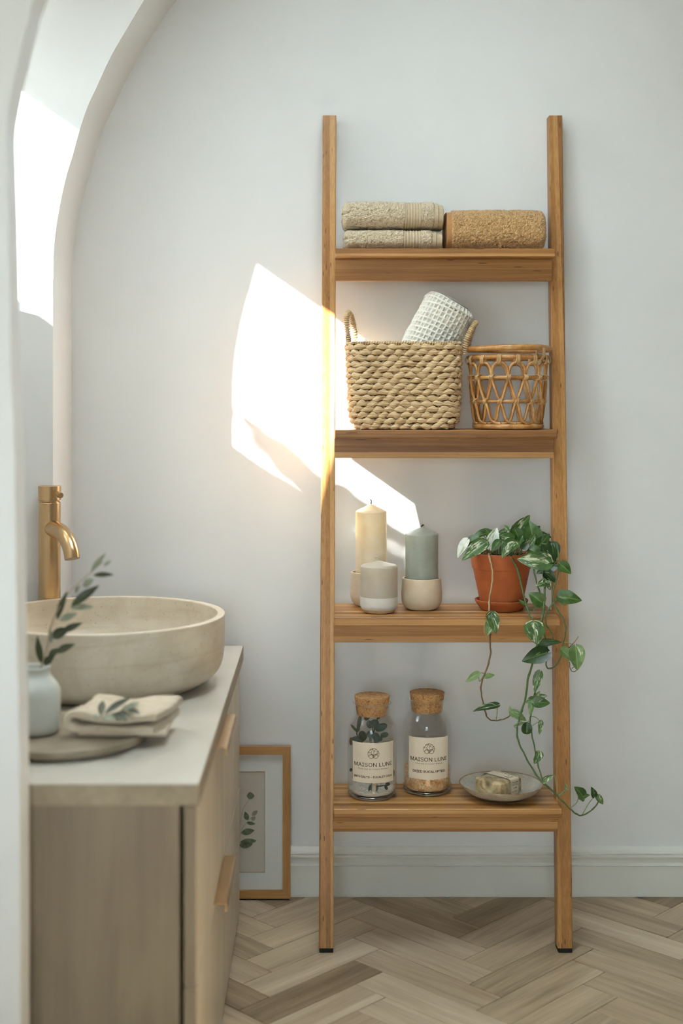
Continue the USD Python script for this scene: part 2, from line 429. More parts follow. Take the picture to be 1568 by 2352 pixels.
for a in range(-40, 41):
    for b in range(-40, 41):
        for kind in (0, 1):
            if kind == 0 and (a - b) % (2 * L_) == 0:
                u0, u1, v0, v1 = a, a + L_, b, b + 1
            elif kind == 1 and (a - b) % (2 * L_) == 2 * L_ - 1:
                u0, u1, v0, v1 = a, a + 1, b, b + L_
            else:
                continue
            q = [o0 + U * uu * W_ + V_ * vv * W_ for uu, vv in ((u0, v0), (u1, v0), (u1, v1), (u0, v1))]
            g = Polygon(q).buffer(-gap, join_style=2).intersection(room)
            if g.is_empty or g.area < 2e-4 or g.geom_type != 'Polygon':
                continue
            t = rng.random()
            i = 0 if t < 0.5 else (1 if t < 0.86 else 2)
            pr = np.array(g.exterior.coords)[:-1]
            ins = np.array(g.buffer(-0.0009, join_style=2).exterior.coords)[:-1] if g.area > 1e-3 else pr
            z = rng.uniform(-0.0002, 0.0002)
            m = hull(np.vstack([np.c_[pr, np.full(len(pr), -0.012)], np.c_[pr, np.full(len(pr), z - 0.0007)], np.c_[ins, np.full(len(ins), z)]]))
            obj('plank', m, (plank_u, plank_v)[kind][i], '/World/floor')
obj('floor_covering', cbox(XO, XR, YR, -1.7, -0.012, 0.0), plank_u[0], '/World/floor')
obj('floor_covering', cbox(1.05, XR, -1.7, -0.0, -0.012, 0.0), plank_u[0], '/World/floor')

# unseen porch slabs, added to block the sun from the rear and side windows
obj('roof_porch', join(cbox(-5.0, XR + 1.0, YR - 2.3, YR - 0.2, 2.50, 2.60), cbox(-3.05, XO, YR - 0.2, -1.65, 2.50, 2.60)), M['wall'], kind='structure')
gp = Polygon([(-60, -60), (60, -60), (60, 60), (-60, 60)], [[(XO, YR - 0.2), (XR + 0.2, YR - 0.2), (XR + 0.2, 0.2), (XO, 0.2)]])
obj('ground_outside', prism(gp, -0.4, -0.2, 'z'), mottled('garden_ground', '77756c', '8d8a80', 0.6, 0.9), kind='structure')
# an unseen upstand on two sides of the skylight, added to block the sun
obj('roof_kerb', join(cbox(SKL - 0.12, SKL - 0.06, -SK1 - 0.12, -SK0 + 0.1, CEIL + 0.1, CEIL + 0.78), cbox(SKL - 0.12, SKR + 0.1, -SK1 - 0.12, -SK1 - 0.06, CEIL + 0.1, CEIL + 0.78)), M['wall'], kind='structure')
# unseen eave and wall outside the recess window, added to cut its sky light
obj('roof_eave', cbox(XO - 0.36, XO, -1.6, 0.4, 2.62, 2.70), M['wall'], kind='structure')
obj('wall_garden', cbox(-4.0, -3.8, -5.0, 3.0, -0.3, 2.75), mottled('sky_block_render', '8f8a7e', 'a39d90', 1.2, 0.9), kind='structure')
# ------------------------------------------------------------------ the leaning ladder shelf
FD0, FD1 = 0.355, 0.047                     # how far the front face of the rails stands before the wall, at foot and top
ZT = PZ(265, FD1)
rail_d = lambda z: FD1 + (ZT - z) / ZT * (FD0 - FD1)
ladder = thing('ladder_shelf', 'tall bamboo ladder shelf with four boards leaning against the white wall', 'shelf', (P(1023, 2195, FD0)[0], -0.2, 0))
RT = 0.040


def rail(x0t, x1t, x0b, x1b):
    pts = []
    for z, d, x0, x1 in ((0.010, rail_d(0.010), x0b, x1b), (ZT, FD1, x0t, x1t)):
        c = 0.0018
        pts += [(x0 + c, -d, z), (x1 - c, -d, z), (x0, -d + c, z), (x1, -d + c, z), (x0 + c, -d + RT, z), (x1 - c, -d + RT, z), (x0, -d + RT - c, z), (x1, -d + RT - c, z)]
    return hull(pts)


LT, LB = (PX(741, FD1), PX(772, FD1)), (PX(732, FD0), PX(765.5, FD0))
RTp, RB = (PX(1261, FD1), PX(1291, FD1)), (PX(1281, FD0), PX(1315, FD0))
obj('rail', rail(*LT, *LB), M['rail'], ladder)
obj('rail', rail(*RTp, *RB), M['rail'], ladder)
for x0, x1 in (LB, RB):
    obj('foot_pad', cbox(x0 + 0.001, x1 - 0.001, -FD0 + 0.001, -FD0 + RT - 0.001, 0, 0.0105, 0.001), M['black'], ladder)
inL = lambda z: LB[1] + (LT[1] - LB[1]) * z / ZT
inR = lambda z: RB[0] + (RTp[0] - RB[0]) * z / ZT
# pixel rows of each board's front top edge and front bottom edge, its front distance, the apron's lower edge, pixel ends
SH = [(570.5, 595.0, 0.176, 645.0, 0.118, 769.5, 1275), (987.5, 1004.5, 0.232, 1052, 0.186, 769.5, 1280), (1418, 1437, 0.300, 1475.5, 0.252, 767.5, 1286), (1858.5, 1877, 0.362, 1910.5, 0.318, 765.5, 1290.5)]
SHZ, SHF = [], []
for k, (ty, by, fd, ay, ad, xl, xr) in enumerate(SH):
    zt, zb = PZ(ty, fd), PZ(by, fd)
    zb = max(zb, zt - 0.0235)
    SHZ.append(zt); SHF.append(fd)
    back = 0.020 if k < 2 else (0.085 if k == 2 else 0.160)
    x0, x1 = PX(xl, fd), PX(xr, fd)
    b = cbox(x0, x1, -fd, -back, zt - 0.020, zt, 0.0016)
    bd = obj('shelf_board', b, M['board'], ladder)
    za = PZ(ay, ad)
    d_ = rail_d(0.5 * (za + zb))
    # the board is seated between the rails; the apron runs from rail to rail underneath
    xi, xj = inL(za), inR(za)
    obj('apron', cbox(xi - 0.002, xj + 0.002, -ad, -ad + 0.018, za, zt - 0.0195, 0.001), M['board'], ladder)
    dr = rail_d(zt)
    for x, s in ((inL(zt), 1), (inR(zt), -1)):
        obj('side_cleat', cbox(min(x, x + s * 0.014), max(x, x + s * 0.014), -ad + 0.018, -back - 0.004, zt - 0.050, zt - 0.0195, 0.001), M['board'], ladder)
# ------------------------------------------------------------------ the vanity and what stands on it
ZC = 0.6463                                  # top of the counter
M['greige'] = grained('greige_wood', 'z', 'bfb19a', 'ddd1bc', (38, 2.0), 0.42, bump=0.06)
M['greige_shaded'] = grained('greige_wood_shaded', 'z', '77695a', '93866f', (38, 1.6), 0.5, bump=0.06)  # the same wood darkened: shade of the near end put into the colour
M['greige_edge_shaded'] = grained('greige_wood_edge_shaded', 'y', '8b7d69', 'a89b85', (38, 1.6), 0.5, bump=0.06)  # darker copy for the counter edges, their shade put into the colour
M['counter'] = mottled('counter_top', 'c6c0b4', 'd0cbc0', 5.0, 0.24, bump=0.03, bscale=160, specular_ior_level=0.7)
M['brass'] = mat('brushed_brass', {'p': ('principled_bsdf', {'base_color': lin('d2b084'), 'metallic': 1.0, 'roughness': 0.25, 'anisotropic': 0.4})})
M['stone'] = mat('travertine', {'g': ('geometry', {}), 'n': ('noise_texture', {'scale': 11.0, 'detail': 7, 'roughness': 0.62, 'distortion': 0.8}), 'r': ('rgb_ramp', {'ramp': [(0.25, lin('c8b8a0')), (0.5, lin('d5c8b3')), (0.75, lin('ded3c2'))]}),
                               'ms': ('mapping', {'scale': (3, 3, 40)}), 'n2': ('noise_texture', {'scale': 1.0, 'detail': 5, 'distortion': 1.5}), 'r2': ('rgb_ramp', {'ramp': [(0.28, (0.86, 0.82, 0.75)), (0.5, (1, 1, 1))]}),
                               'v': ('noise_texture', {'scale': 170.0, 'detail': 3}), 'r3': ('rgb_ramp', {'ramp': [(0.27, (0.62, 0.52, 0.38)), (0.36, (1, 1, 1))]}),
                               'x': ('mix', {'mix_type': 'multiply', 'fac': 0.7}), 'x2': ('mix', {'mix_type': 'multiply', 'fac': 0.6}), 'b': ('bump', {'strength': 0.12, 'distance': 0.001}), 'p': ('principled_bsdf', {'roughness': 0.36})},
                [('g.position', 'n.vector'), ('n.fac', 'r.fac'), ('g.position', 'ms.vector'), ('ms.vector', 'n2.vector'), ('n2.fac', 'r2.fac'), ('g.position', 'v.vector'), ('v.fac', 'r3.fac'),
                 ('r.color', 'x.color1'), ('r2.color', 'x.color2'), ('x.color', 'x2.color1'), ('r3.color', 'x2.color2'), ('x2.color', 'p.base_color'), ('v.fac', 'b.height'), ('b.normal', 'p.normal')])
M['vase'] = plain('white_glaze', 'd9dcd6', 0.32)
M['slate'] = mottled('tray_stone', '857763', 'a2957f', 14, 0.6, bump=0.1)
M['linen'] = mottled('linen', 'c4b399', 'd3c5ae', 60, 0.9, bump=0.35, bscale=900, dist=0.001, sheen_weight=0.2)

XF, DN, DB = -0.1945, 1.2516, 0.058
van = thing('vanity_cabinet', 'greige wooden vanity with two wide drawers standing along the left wall', 'vanity', (-0.5, -0.7, 0))
top_plan = [(XF, -DN), (XF, -DB), (-0.632, -DB), (-0.632, -0.240), (-0.754, -0.2895), (-0.944, -0.4535), (-0.944, -DN)]
body_plan = [(-0.226, -DN + 0.003), (-0.226, -0.14), (-0.625, -0.14), (-0.632, -0.243), (-0.752, -0.292), (-0.942, -0.456), (-0.942, -DN + 0.003)]
obj('carcass', prism(body_plan, 0.0, ZC - 0.035, 'z'), M['greige_shaded'], van)
obj('counter', prism(Polygon(top_plan).buffer(-0.0008, join_style=2), ZC - 0.0020, ZC, 'z'), M['counter'], van)
obj('counter_edge', prism(top_plan, ZC - 0.035, ZC - 0.0020, 'z'), M['greige_edge_shaded'], van, label='counter slab coloured darker to show its edges in shade')
for z0, z1 in ((0.322, ZC - 0.038), (0.012, 0.3165)):
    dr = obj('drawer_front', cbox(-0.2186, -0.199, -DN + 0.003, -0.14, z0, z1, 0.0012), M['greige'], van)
    obj('end_edge', cbox(-0.2186, -0.1992, -DN + 0.0018, -DN + 0.0031, z0, z1, 0.0003), M['greige_shaded'], dr)  # thin dark strip: shade on the drawer end painted in
    hn, hf = -(CAMD - 2.44), -(CAMD - 2.70)
    prof = [(-0.2188, z1 + 0.0002), (-0.2188, z1 + 0.0022), (-0.1790, z1 + 0.0022), (-0.1765, z1 + 0.0012), (-0.1755, z1 - 0.001), (-0.1755, z1 - 0.0125), (-0.1785, z1 - 0.0125), (-0.1785, z1 - 0.0012), (-0.180, z1 + 0.0002)]
    obj('edge_pull', prism(prof, hn, hf, 'y'), M['brass'], dr, label='brass edge pull')

# basin
BC = np.array([-0.4728, -0.513])
bp = rprof([(0, 0), (0.205, 0), (0.258, 0.030), (0.2655, 0.095), (0.2652, 0.1520), (0.2485, 0.1520), (0.2455, 0.095), (0.200, 0.036), (0, 0.030)], [0, 0.012, 0.05, 0.06, 0.003, 0.003, 0.05, 0.06, 0], 8)
bas = obj('vessel_basin', lathe(bp, (BC[0], BC[1], ZC + 0.001), 128), M['stone'], None, 40, 'round beige travertine vessel basin on the vanity counter', 'basin')

# faucet
FX, FY = -0.6355, -0.273
fa = thing('basin_faucet', 'tall brushed brass faucet standing behind the stone basin', 'faucet', (FX, FY, ZC))
r = 0.0253
obj('body', lathe(rprof([(0, ZC), (r + 0.004, ZC), (r + 0.004, ZC + 0.004), (r, ZC + 0.006), (r, 1.0215), (r - 0.002, 1.0235), (0, 1.0235)], 0.001, 3), (FX, FY, 0), 64), M['brass'], fa, 30)
obj('neck', lathe([(0, 1.023), (r - 0.003, 1.023), (r - 0.003, 1.0275), (0, 1.0275)], (FX, FY, 0), 48), M['brass'], fa, 30)
cap = obj('lever_cap', lathe(rprof([(0, 1.027), (r + 0.0012, 1.027), (r + 0.0012, 1.0605), (0, 1.0605)], 0.0015, 4), (FX, FY, 0), 64), M['brass'], fa, 30)
lv = np.array([0.55, -0.82, -0.10]); lv /= np.linalg.norm(lv)
c0 = np.array([FX + 0.004, FY, 1.047])
obj('lever', tube([c0, c0 + lv * 0.056, c0 + lv * 0.0572], [0.0070, 0.0070, 0.0060], 20), M['brass'], cap, 40)
dv = np.array([BC[0] - FX, BC[1] - FY]); dv /= np.linalg.norm(dv)
sp = [(0.0, 0.962), (0.03, 0.9615), (0.06, 0.959), (0.088, 0.951), (0.110, 0.937), (0.125, 0.918), (0.131, 0.902)]
sp = spline([(FX + dv[0] * s, FY + dv[1] * s, z) for s, z in sp], 36)
sr = np.interp(np.linspace(0, 1, 36), [0, 0.25, 1], [0.0200, 0.0185, 0.0172])
spt = obj('spout', tube(sp, sr, 32, caps=False), M['brass'], fa, True)
n = sp[-1] - sp[-2]; n /= np.linalg.norm(n)
obj('spout_bore', tube([sp[-1] - n * 0.012, sp[-1] - n * 0.0005], [0.0138, 0.0138], 28), M['black'], spt, 40)
obj('spout_rim', tube([sp[-1] - n * 0.006, sp[-1], sp[-1] + n * 0.0003, sp[-1] - n * 0.004], [0.0172, 0.0171, 0.0143, 0.0138], 32, caps=False), M['brass'], spt, 40)

# tray, vase, olive branch
TC = np.array([-0.463, -(CAMD - 2.345)])
obj('stone_tray', lathe(rprof([(0, 0), (0.128, 0), (0.128, 0.0035), (0.150, 0.0055), (0.1505, 0.0185), (0.138, 0.0185), (0.134, 0.0160), (0, 0.0160)], 0.0015, 3), (TC[0], TC[1], ZC + 0.001), 96), M['slate'], None, 40, 'round taupe stone tray on the vanity counter in front of the basin', 'tray')
ZT_ = ZC + 0.0175
VD = CAMD - 2.335
vx = PX(79, VD)
vp = rprof([(0, 0), (0.036, 0), (0.0462, 0.010), (0.0465, 0.082), (0.0285, 0.1030), (0.0260, 0.1130), (0.0290, 0.1165), (0.0285, 0.1195), (0.0245, 0.1195), (0.0220, 0.112), (0.024, 0.100), (0.041, 0.078), (0.040, 0.012), (0, 0.008)], [0, 0.006, 0.01, 0.022, 0.006, 0.004, 0.002, 0.001, 0.001, 0.004, 0.006, 0.02, 0.01, 0], 7)
obj('bottle_vase', lathe(vp, (vx, -VD, ZT_), 72), M['vase'], None, 40, 'white glazed bottle vase holding an olive branch on the tray', 'vase')


def leaf_mesh(b, t, w, nrm, fold=0.15, bend=0.15, kind='oval', nu=14, nv=7, twist=0.0):
    """A leaf blade from base b to tip t, w wide, facing nrm; fold: how far the halves rise, bend: how far it arches. Returns (mesh, uv)."""
    b, t = np.asarray(b, float), np.asarray(t, float)
    a = t - b
    L = np.linalg.norm(a); a = a / L
    s = np.cross(nrm, a); s /= np.linalg.norm(s) + 1e-9
    n = np.cross(a, s)
    u = np.linspace(0, 1, nu)
    if kind == 'heart':
        wid = np.sin(np.pi * u ** 0.58) ** 0.75 * (1 - 0.12 * u); back = 0.13
        wid[0] = 0.10
    elif kind == 'round':
        wid = np.sqrt(np.clip(1 - (2 * u - 1) ** 2, 0, 1)); back = 0.03
    else:
        wid = np.sin(np.pi * u ** 0.85) ** 0.9; back = 0.0
    wid = np.clip(wid, 0.012, None)
    vv = np.linspace(-1, 1, nv)
    pts = np.zeros((nu, nv, 3))
    for i, ui in enumerate(u):
        tw = twist * (ui - 0.3)
        si, ni = s * math.cos(tw) + n * math.sin(tw), n * math.cos(tw) - s * math.sin(tw)
        for j, vj in enumerate(vv):
            hw = w / 2 * wid[i]
            pull = back * L * (abs(vj) ** 1.6) * max(0, 1 - ui / 0.45) if kind != 'oval' else 0
            pts[i, j] = b + a * (L * ui - pull) + si * hw * vj + ni * (fold * hw * (abs(vj) ** 1.3) - bend * L * (ui - 0.45) ** 2 * 1.6 + bend * L * 0.32)
    m = grid_mesh(pts)
    uv = np.stack(np.meshgrid(u, vv * 0.5 + 0.5, indexing='ij'), -1).reshape(-1, 2)
    return m, uv


def leaf_mat(name, dark, light, vein, edge=None, patch=None, amount=0.5, rough=0.38, under=None):
    """Leaf: midrib and side veins from uv, patches of a second colour by noise."""
    n = {'u': ('uvmap', {'attribute': 'st'}), 'sx': ('separate_xyz', {}), 'oi': ('object_info', {}), 'of': ('vector_math', {'math_type': 'scale', 'vector1': (41.0, 23.0, 7.0)}), 'ad': ('vector_math', {'math_type': 'add'}),
         'g': ('geometry', {}), 'nz': ('noise_texture', {'scale': 60.0, 'detail': 4, 'distortion': 0.5}), 'r': ('rgb_ramp', {'ramp': [(0.3, lin(dark)), (0.7, lin(light))]}),
         'sb': ('math', {'math_type': 'subtract', 'value2': 0.5}), 'ab': ('math', {'math_type': 'absolute'}), 'mr': ('map_range', {'from_min': 0.055, 'from_max': 0.015, 'to_min': 0.0, 'to_max': 0.75, 'clamp': True}),
         'x': ('mix', {'mix_type': 'mix', 'color2': lin(vein)}), 'p': ('principled_bsdf', {'roughness': rough, 'specular_ior_level': 0.45}), 't': ('translucent_bsdf', {}), 'mx': ('mix_closure', {'fac': 0.18})}
    l = [('u.UV', 'sx.vector'), ('oi.random', 'of.scale'), ('g.position', 'ad.vector1'), ('of.vector', 'ad.vector2'), ('ad.vector', 'nz.vector'), ('nz.fac', 'r.fac'), ('sx.y', 'sb.value1'), ('sb.value', 'ab.value1'), ('ab.value', 'mr.value'),
         ('mr.result', 'x.fac'), ('p.BSDF', 'mx.closure1'), ('t.BSDF', 'mx.closure2')]
    if patch:
        n |= {'mp': ('mapping', {'scale': (1.0, 1.9, 1)}), 'ad2': ('vector_math', {'math_type': 'add'}), 'n2': ('noise_texture', {'scale': 2.2, 'detail': 5, 'roughness': 0.65, 'distortion': 0.4}), 'r2': ('map_range', {'from_min': 0.60 - 0.20 * amount, 'from_max': 0.67 - 0.20 * amount, 'clamp': True}), 'y': ('mix', {'color2': lin(patch)})}
        l += [('u.UV', 'mp.vector'), ('mp.vector', 'ad2.vector1'), ('of.vector', 'ad2.vector2'), ('ad2.vector', 'n2.vector'), ('n2.fac', 'r2.value'), ('r.color', 'y.color1'), ('r2.result', 'y.fac'), ('y.color', 'x.color1')]
    else:
        l += [('r.color', 'x.color1')]
    l += [('x.color', 'p.base_color'), ('x.color', 't.color')]
    return mat(name, n, l, surface='mx.closure')


M['olive_dark'] = leaf_mat('olive_leaf', '2b3320', '434c31', '5f6647')
M['olive_pale'] = leaf_mat('olive_leaf_pale', '7d8571', '9aa08c', '8d957f')
M['stem_pale'] = plain('pale_twig', 'a9977c', 0.7)
br = thing('olive_branch', 'slim olive branch leaning to the right out of the white vase', 'branch', P(90, 1535, VD))
st_px = [(84, 1600, .0), (90, 1560, .0), (95, 1530, .0), (108, 1488, .004), (117, 1440, .006), (133, 1400, .006), (158, 1362, .004), (188, 1332, 0), (212, 1312, -.004), (236, 1290, -.006)]
sp_ = spline([P(x, y, VD + dz) for x, y, dz in st_px], 50)
obj('twig', tube(sp_, np.linspace(0.0016, 0.0008, 50), 8), M['stem_pale'], br, True)
OL = [(95, 1524, 85, 1460, 13, 0), (100, 1527, 127, 1503, 15, 0), (112, 1510, 136, 1488, 14, 0), (128, 1499, 173, 1479, 15, 0), (118, 1464, 160, 1444, 21, 0), (140, 1452, 190, 1430, 13, 0), (131, 1424, 155, 1356, 13, 0), (136, 1426, 178, 1409, 14, 1),
      (163, 1392, 228, 1344, 17, 0), (190, 1346, 216, 1331, 15, 1), (160, 1396, 216, 1394, 12, 1), (214, 1321, 262, 1320, 10, 0), (209, 1313, 243, 1270, 10, 1), (238, 1301, 256, 1287, 8, 1), (172, 1362, 184, 1344, 9, 1), (118, 1478, 114, 1440, 8, 1)]
for k, (bx, by, tx, ty, w, pale) in enumerate(OL):
    dz = 0.012 * math.sin(k * 2.3)
    m, uv = leaf_mesh(P(bx, by, VD), P(tx, ty, VD + dz), w * 0.00098, np.array([0.2 * math.sin(k * 1.7), -1, 0.5]), 0.2, 0.1)
    obj('olive_leaf', m, M['olive_pale' if pale else 'olive_dark'], br, True, uv=uv)

# folded linen cloth with a sprig on it
CL = np.array([-0.4445, -(CAMD - 2.292)])
lo = [(0.150, 0.0062), (0.11, 0.0066), (0.06, 0.0072), (0.022, 0.0078), (0.004, 0.0120), (-0.0035, 0.0205), (0.006, 0.0290), (0.022, 0.0275), (0.06, 0.0225), (0.10, 0.0235), (0.140, 0.0255), (0.155, 0.0235)]
cp = spline(lo, 60)
tn = np.gradient(cp, axis=0); tn /= np.linalg.norm(tn, axis=1, keepdims=True)
nn = np.c_[-tn[:, 1], tn[:, 0]]
th = 0.0060 + 0.0009 * np.sin(np.arange(60) * 0.7)
ring = np.vstack([cp + nn * th[:, None], (cp - nn * th[:, None])[::-1]])
# round the free ends a little
ny = 40
ys = np.linspace(0, 1, ny)
vv_ = np.zeros((ny, len(ring) + 1, 3))
for i, yy in enumerate(ys):
    rr = np.vstack([ring, ring[:1]])
    edge = 1 - 0.20 * max(0, abs(yy - 0.5) * 2 - 0.93) / 0.07
    cz = np.vstack([cp, cp[::-1], cp[:1]])
    rr = cz + (rr - cz) * edge
    wob = 0.0018 * np.sin(yy * 9 + rr[:, 0] * 45) + 0.0010 * np.sin(yy * 23 + rr[:, 0] * 90)
    x = CL[0] + rr[:, 0] + 0.030 * yy + 0.004 * math.sin(yy * 3)
    vv_[i, :, 0] = x
    vv_[i, :, 1] = CL[1] + 0.150 * yy
    vv_[i, :, 2] = ZT_ + 0.0075 + rr[:, 1] * 1.15 + np.clip(wob, -0.001, 0.003) * (rr[:, 1] > 0.015)
cm = grid_mesh(vv_)
e0, e1 = vv_[0, :-1], vv_[-1, :-1]
K = len(cp)
caps = []
for e, s in ((e0, 1), (e1, -1)):
    q = np.array([[i, i + 1, 2 * K - 2 - i, 2 * K - 1 - i] for i in range(K - 1)])
    if s < 0:
        q = q[:, ::-1]
    caps.append(trimesh.Trimesh(e, np.vstack([q[:, [0, 1, 2]], q[:, [0, 2, 3]]]), process=False))
fl = thing('folded_cloth', 'beige linen cloth folded over on the stone tray beside the vase', 'cloth', (CL[0] + 0.09, CL[1] + 0.07, ZT_))
obj('cloth_fold', join(cm, *caps), M['linen'], fl, 50)
# a second, under layer sticking out at the right
obj('under_fold', cbox(CL[0] + 0.015, CL[0] + 0.172, CL[1] + 0.012, CL[1] + 0.150, ZT_ + 0.0008, ZT_ + 0.0098, 0.003), M['linen'], fl)
sg = thing('olive_sprig', 'small sprig of olive leaves lying on the folded linen cloth', 'sprig', P(265, 1635, CAMD - 2.36))
SD = CAMD - 2.345
zc = ZT_ + 0.0445


def on_cloth(px, py, h=0.0):
    D = (CAMH - (zc + h)) * FPX / (py - VY)
    return np.array([(px - VX) * D / FPX, D - CAMD, zc + h])


obj('twig', tube(spline([on_cloth(222, 1652, .002), on_cloth(255, 1640, .004), on_cloth(290, 1630, .004), on_cloth(318, 1622, .005)], 20), 0.0011, 8), M['stem_pale'], sg, True)
for k, (bx, by, tx, ty, w, pale, h) in enumerate([(240, 1642, 302, 1600, 15, 0, .018), (232, 1645, 236, 1608, 12, 0, .016), (226, 1648, 214, 1648, 14, 1, .004), (250, 1642, 292, 1656, 18, 0, .003), (262, 1638, 300, 1645, 15, 0, .006), (285, 1632, 322, 1612, 13, 1, .010), (275, 1634, 305, 1622, 14, 1, .012), (236, 1645, 262, 1655, 16, 1, .003), (292, 1630, 320, 1640, 12, 0, .003)]):
    m, uv = leaf_mesh(on_cloth(bx, by, .004), on_cloth(tx, ty, h * 1.25), w * 0.00105, np.array([0, -0.5, 0.9]), 0.2, 0.1)
    obj('olive_leaf', m, M['olive_pale' if pale else 'olive_dark'], sg, True, uv=uv)

# ------------------------------------------------------------------ the framed print leaning against the wall
M['oak'] = grained('oak_frame_h', 'x', 'a5753d', 'c99b60', (70, 4), 0.45)
M['oak_v'] = grained('oak_frame_v', 'z', 'a5753d', 'c99b60', (70, 4), 0.45)
M['mat'] = plain('mount_board', 'e0e2df', 0.85)
M['paper'] = plain('print_paper', 'cfc8bb', 0.85)
fd0, fd1 = 0.040, 0.026
X0, X1 = PX(424, 0.03), PX(667, 0.03)
Z1 = PZ(1716, fd1)
tilt = math.atan2(fd0 - fd1, Z1)


def fr(m):
    """Local frame coordinates (x, depth forward of the frame's back, height) to the leaning place."""
    v, f = arr(m)
    c, s = math.cos(tilt), math.sin(tilt)
    y = -fd0 + 0.018 + v[:, 1] * c + v[:, 2] * s
    z = v[:, 2] * c - v[:, 1] * s * 1.0
    return trimesh.Trimesh(np.c_[v[:, 0], y, z + 0.0], f, process=False)


pic = thing('framed_print', 'oak framed botanical print leaning on the baseboard behind the vanity', 'picture', (0.5 * (X0 + X1), -0.03, 0))
bw, bt = 0.0198, 0.018


def mitred(a, b, c, d, m, nm='frame_bar'):
    return obj(nm, fr(hull([(x, y, z) for x, z in (a, b, c, d) for y in (-bt, 0)])), m, pic)


H = Z1
mitred((X0, 0.004), (X1, 0.004), (X1 - bw, 0.004 + bw), (X0 + bw, 0.004 + bw), M['oak'])
mitred((X0, H), (X1, H), (X1 - bw, H - bw), (X0 + bw, H - bw), M['oak'])
mitred((X0, 0.004), (X0, H), (X0 + bw, H - bw), (X0 + bw, 0.004 + bw), M['oak_v'])
mitred((X1, 0.004), (X1, H), (X1 - bw, H - bw), (X1 - bw, 0.004 + bw), M['oak_v'])
obj('bottom_pad', fr(cbox(X0 + 0.01, X1 - 0.003, -bt + 0.002, -0.003, 0.0005, 0.0045)), M['black'], pic)
wx1 = PX(608, 0.03); wx0 = X0 + X1 - wx1
wz1, wz0 = PZ(1775, 0.03), PZ(2007, 0.035)
board = Polygon([(X0 + 0.012, 0.012), (X1 - 0.012, 0.012), (X1 - 0.012, H - 0.01), (X0 + 0.012, H - 0.01)], [[(wx0, wz0), (wx1, wz0), (wx1, wz1), (wx0, wz1)]])
obj('mount', fr(prism(board, -0.0085, -0.0065, 'y')), M['mat'], pic)
M['bevel'] = plain('mount_bevel', 'a58d66', 0.8)
bev = Polygon([(wx0 - 0.0002, wz0 - 0.0002), (wx1 + 0.0002, wz0 - 0.0002), (wx1 + 0.0002, wz1 + 0.0002), (wx0 - 0.0002, wz1 + 0.0002)], [[(wx0 + 0.0012, wz0 + 0.0012), (wx1 - 0.0012, wz0 + 0.0012), (wx1 - 0.0012, wz1 - 0.0012), (wx0 + 0.0012, wz1 - 0.0012)]])
obj('mount_bevel', fr(prism(bev, -0.0080, -0.0060, 'y')), M['bevel'], pic)
pr_ = obj('print', fr(cbox(X0 + 0.015, X1 - 0.015, -0.0062, -0.005, 0.015, H - 0.012)), M['paper'], pic, label='pale print of a leafy stem')
M['ink_leaf'] = mottled('print_green', '56664a', '879077', 90, 0.85)
M['ink_pale'] = mottled('print_faded', 'a09a86', '8c9280', 90, 0.85)


def flat_leaf(bx, by, tx, ty, w, m, name='printed_leaf'):
    a, b = np.array([PX(bx, 0.03), PZ(by, 0.033)]), np.array([PX(tx, 0.03), PZ(ty, 0.033)])
    L = np.linalg.norm(b - a); u = (b - a) / L; s = np.array([-u[1], u[0]])
    t = np.linspace(0, 1, 15)
    h = np.sin(np.pi * t ** 0.85) ** 0.85 * w * 0.0011 / 2
    q = np.vstack([a + np.outer(t * L, u) + np.outer(h, s), (a + np.outer(t * L, u) - np.outer(h, s))[::-1][1:-1]])
    obj(name, fr(prism(Polygon(q).buffer(0), -0.0066, -0.0061, 'y')), m, pr_)


for l in [(553, 1917, 584, 1910, 15), (551, 1938, 589, 1934, 14), (549, 1945, 580, 1942, 16), (568, 1888, 562, 1868, 12), (566, 1893, 586, 1896, 8), (548, 1945, 520, 1936, 14), (547, 1928, 515, 1915, 14), (546, 1900, 522, 1884, 12), (541, 1880, 548, 1866, 9)]:
    flat_leaf(*l, M['ink_leaf'])
for l in [(578, 1877, 591, 1865, 10), (577, 1888, 586, 1879, 9)]:
    flat_leaf(*l, M['ink_pale'])
flat_leaf(566, 1832, 584, 1832, 16, M['ink_leaf'], 'printed_flower')
for pth in [[(546, 1975), (548, 1940), (549, 1900), (558, 1860), (574, 1836)], [(549, 1930), (556, 1905), (568, 1890), (578, 1880)], [(548, 1945), (545, 1900), (541, 1870)]]:
    ls = LineString([(PX(x, 0.03), PZ(y, 0.033)) for x, y in pth]).buffer(0.0005)
    obj('printed_stem', fr(prism(ls, -0.0066, -0.0061, 'y')), M['ink_pale'], pr_)
# ------------------------------------------------------------------ the third board: candles
S1, S2, S3, S4 = SHZ


def wax(name, top, mid, low, z0, z1, rough=0.5):
    """Wax that is a little paler towards one end, as cast, and lets some light through."""
    return mat(name, {'g': ('geometry', {}), 'n': ('noise_texture', {'scale': 45.0, 'detail': 3}), 'r': ('rgb_ramp', {'ramp': [(0.3, lin(mid)), (0.7, lin(low))]}),
                      'p': ('principled_bsdf', {'roughness': rough, 'subsurface_weight': 0.35, 'subsurface_scale': 0.012, 'subsurface_radius': (1.0, 0.75, 0.5)})},
               [('g.position', 'n.vector'), ('n.fac', 'r.fac'), ('r.color', 'p.base_color')])


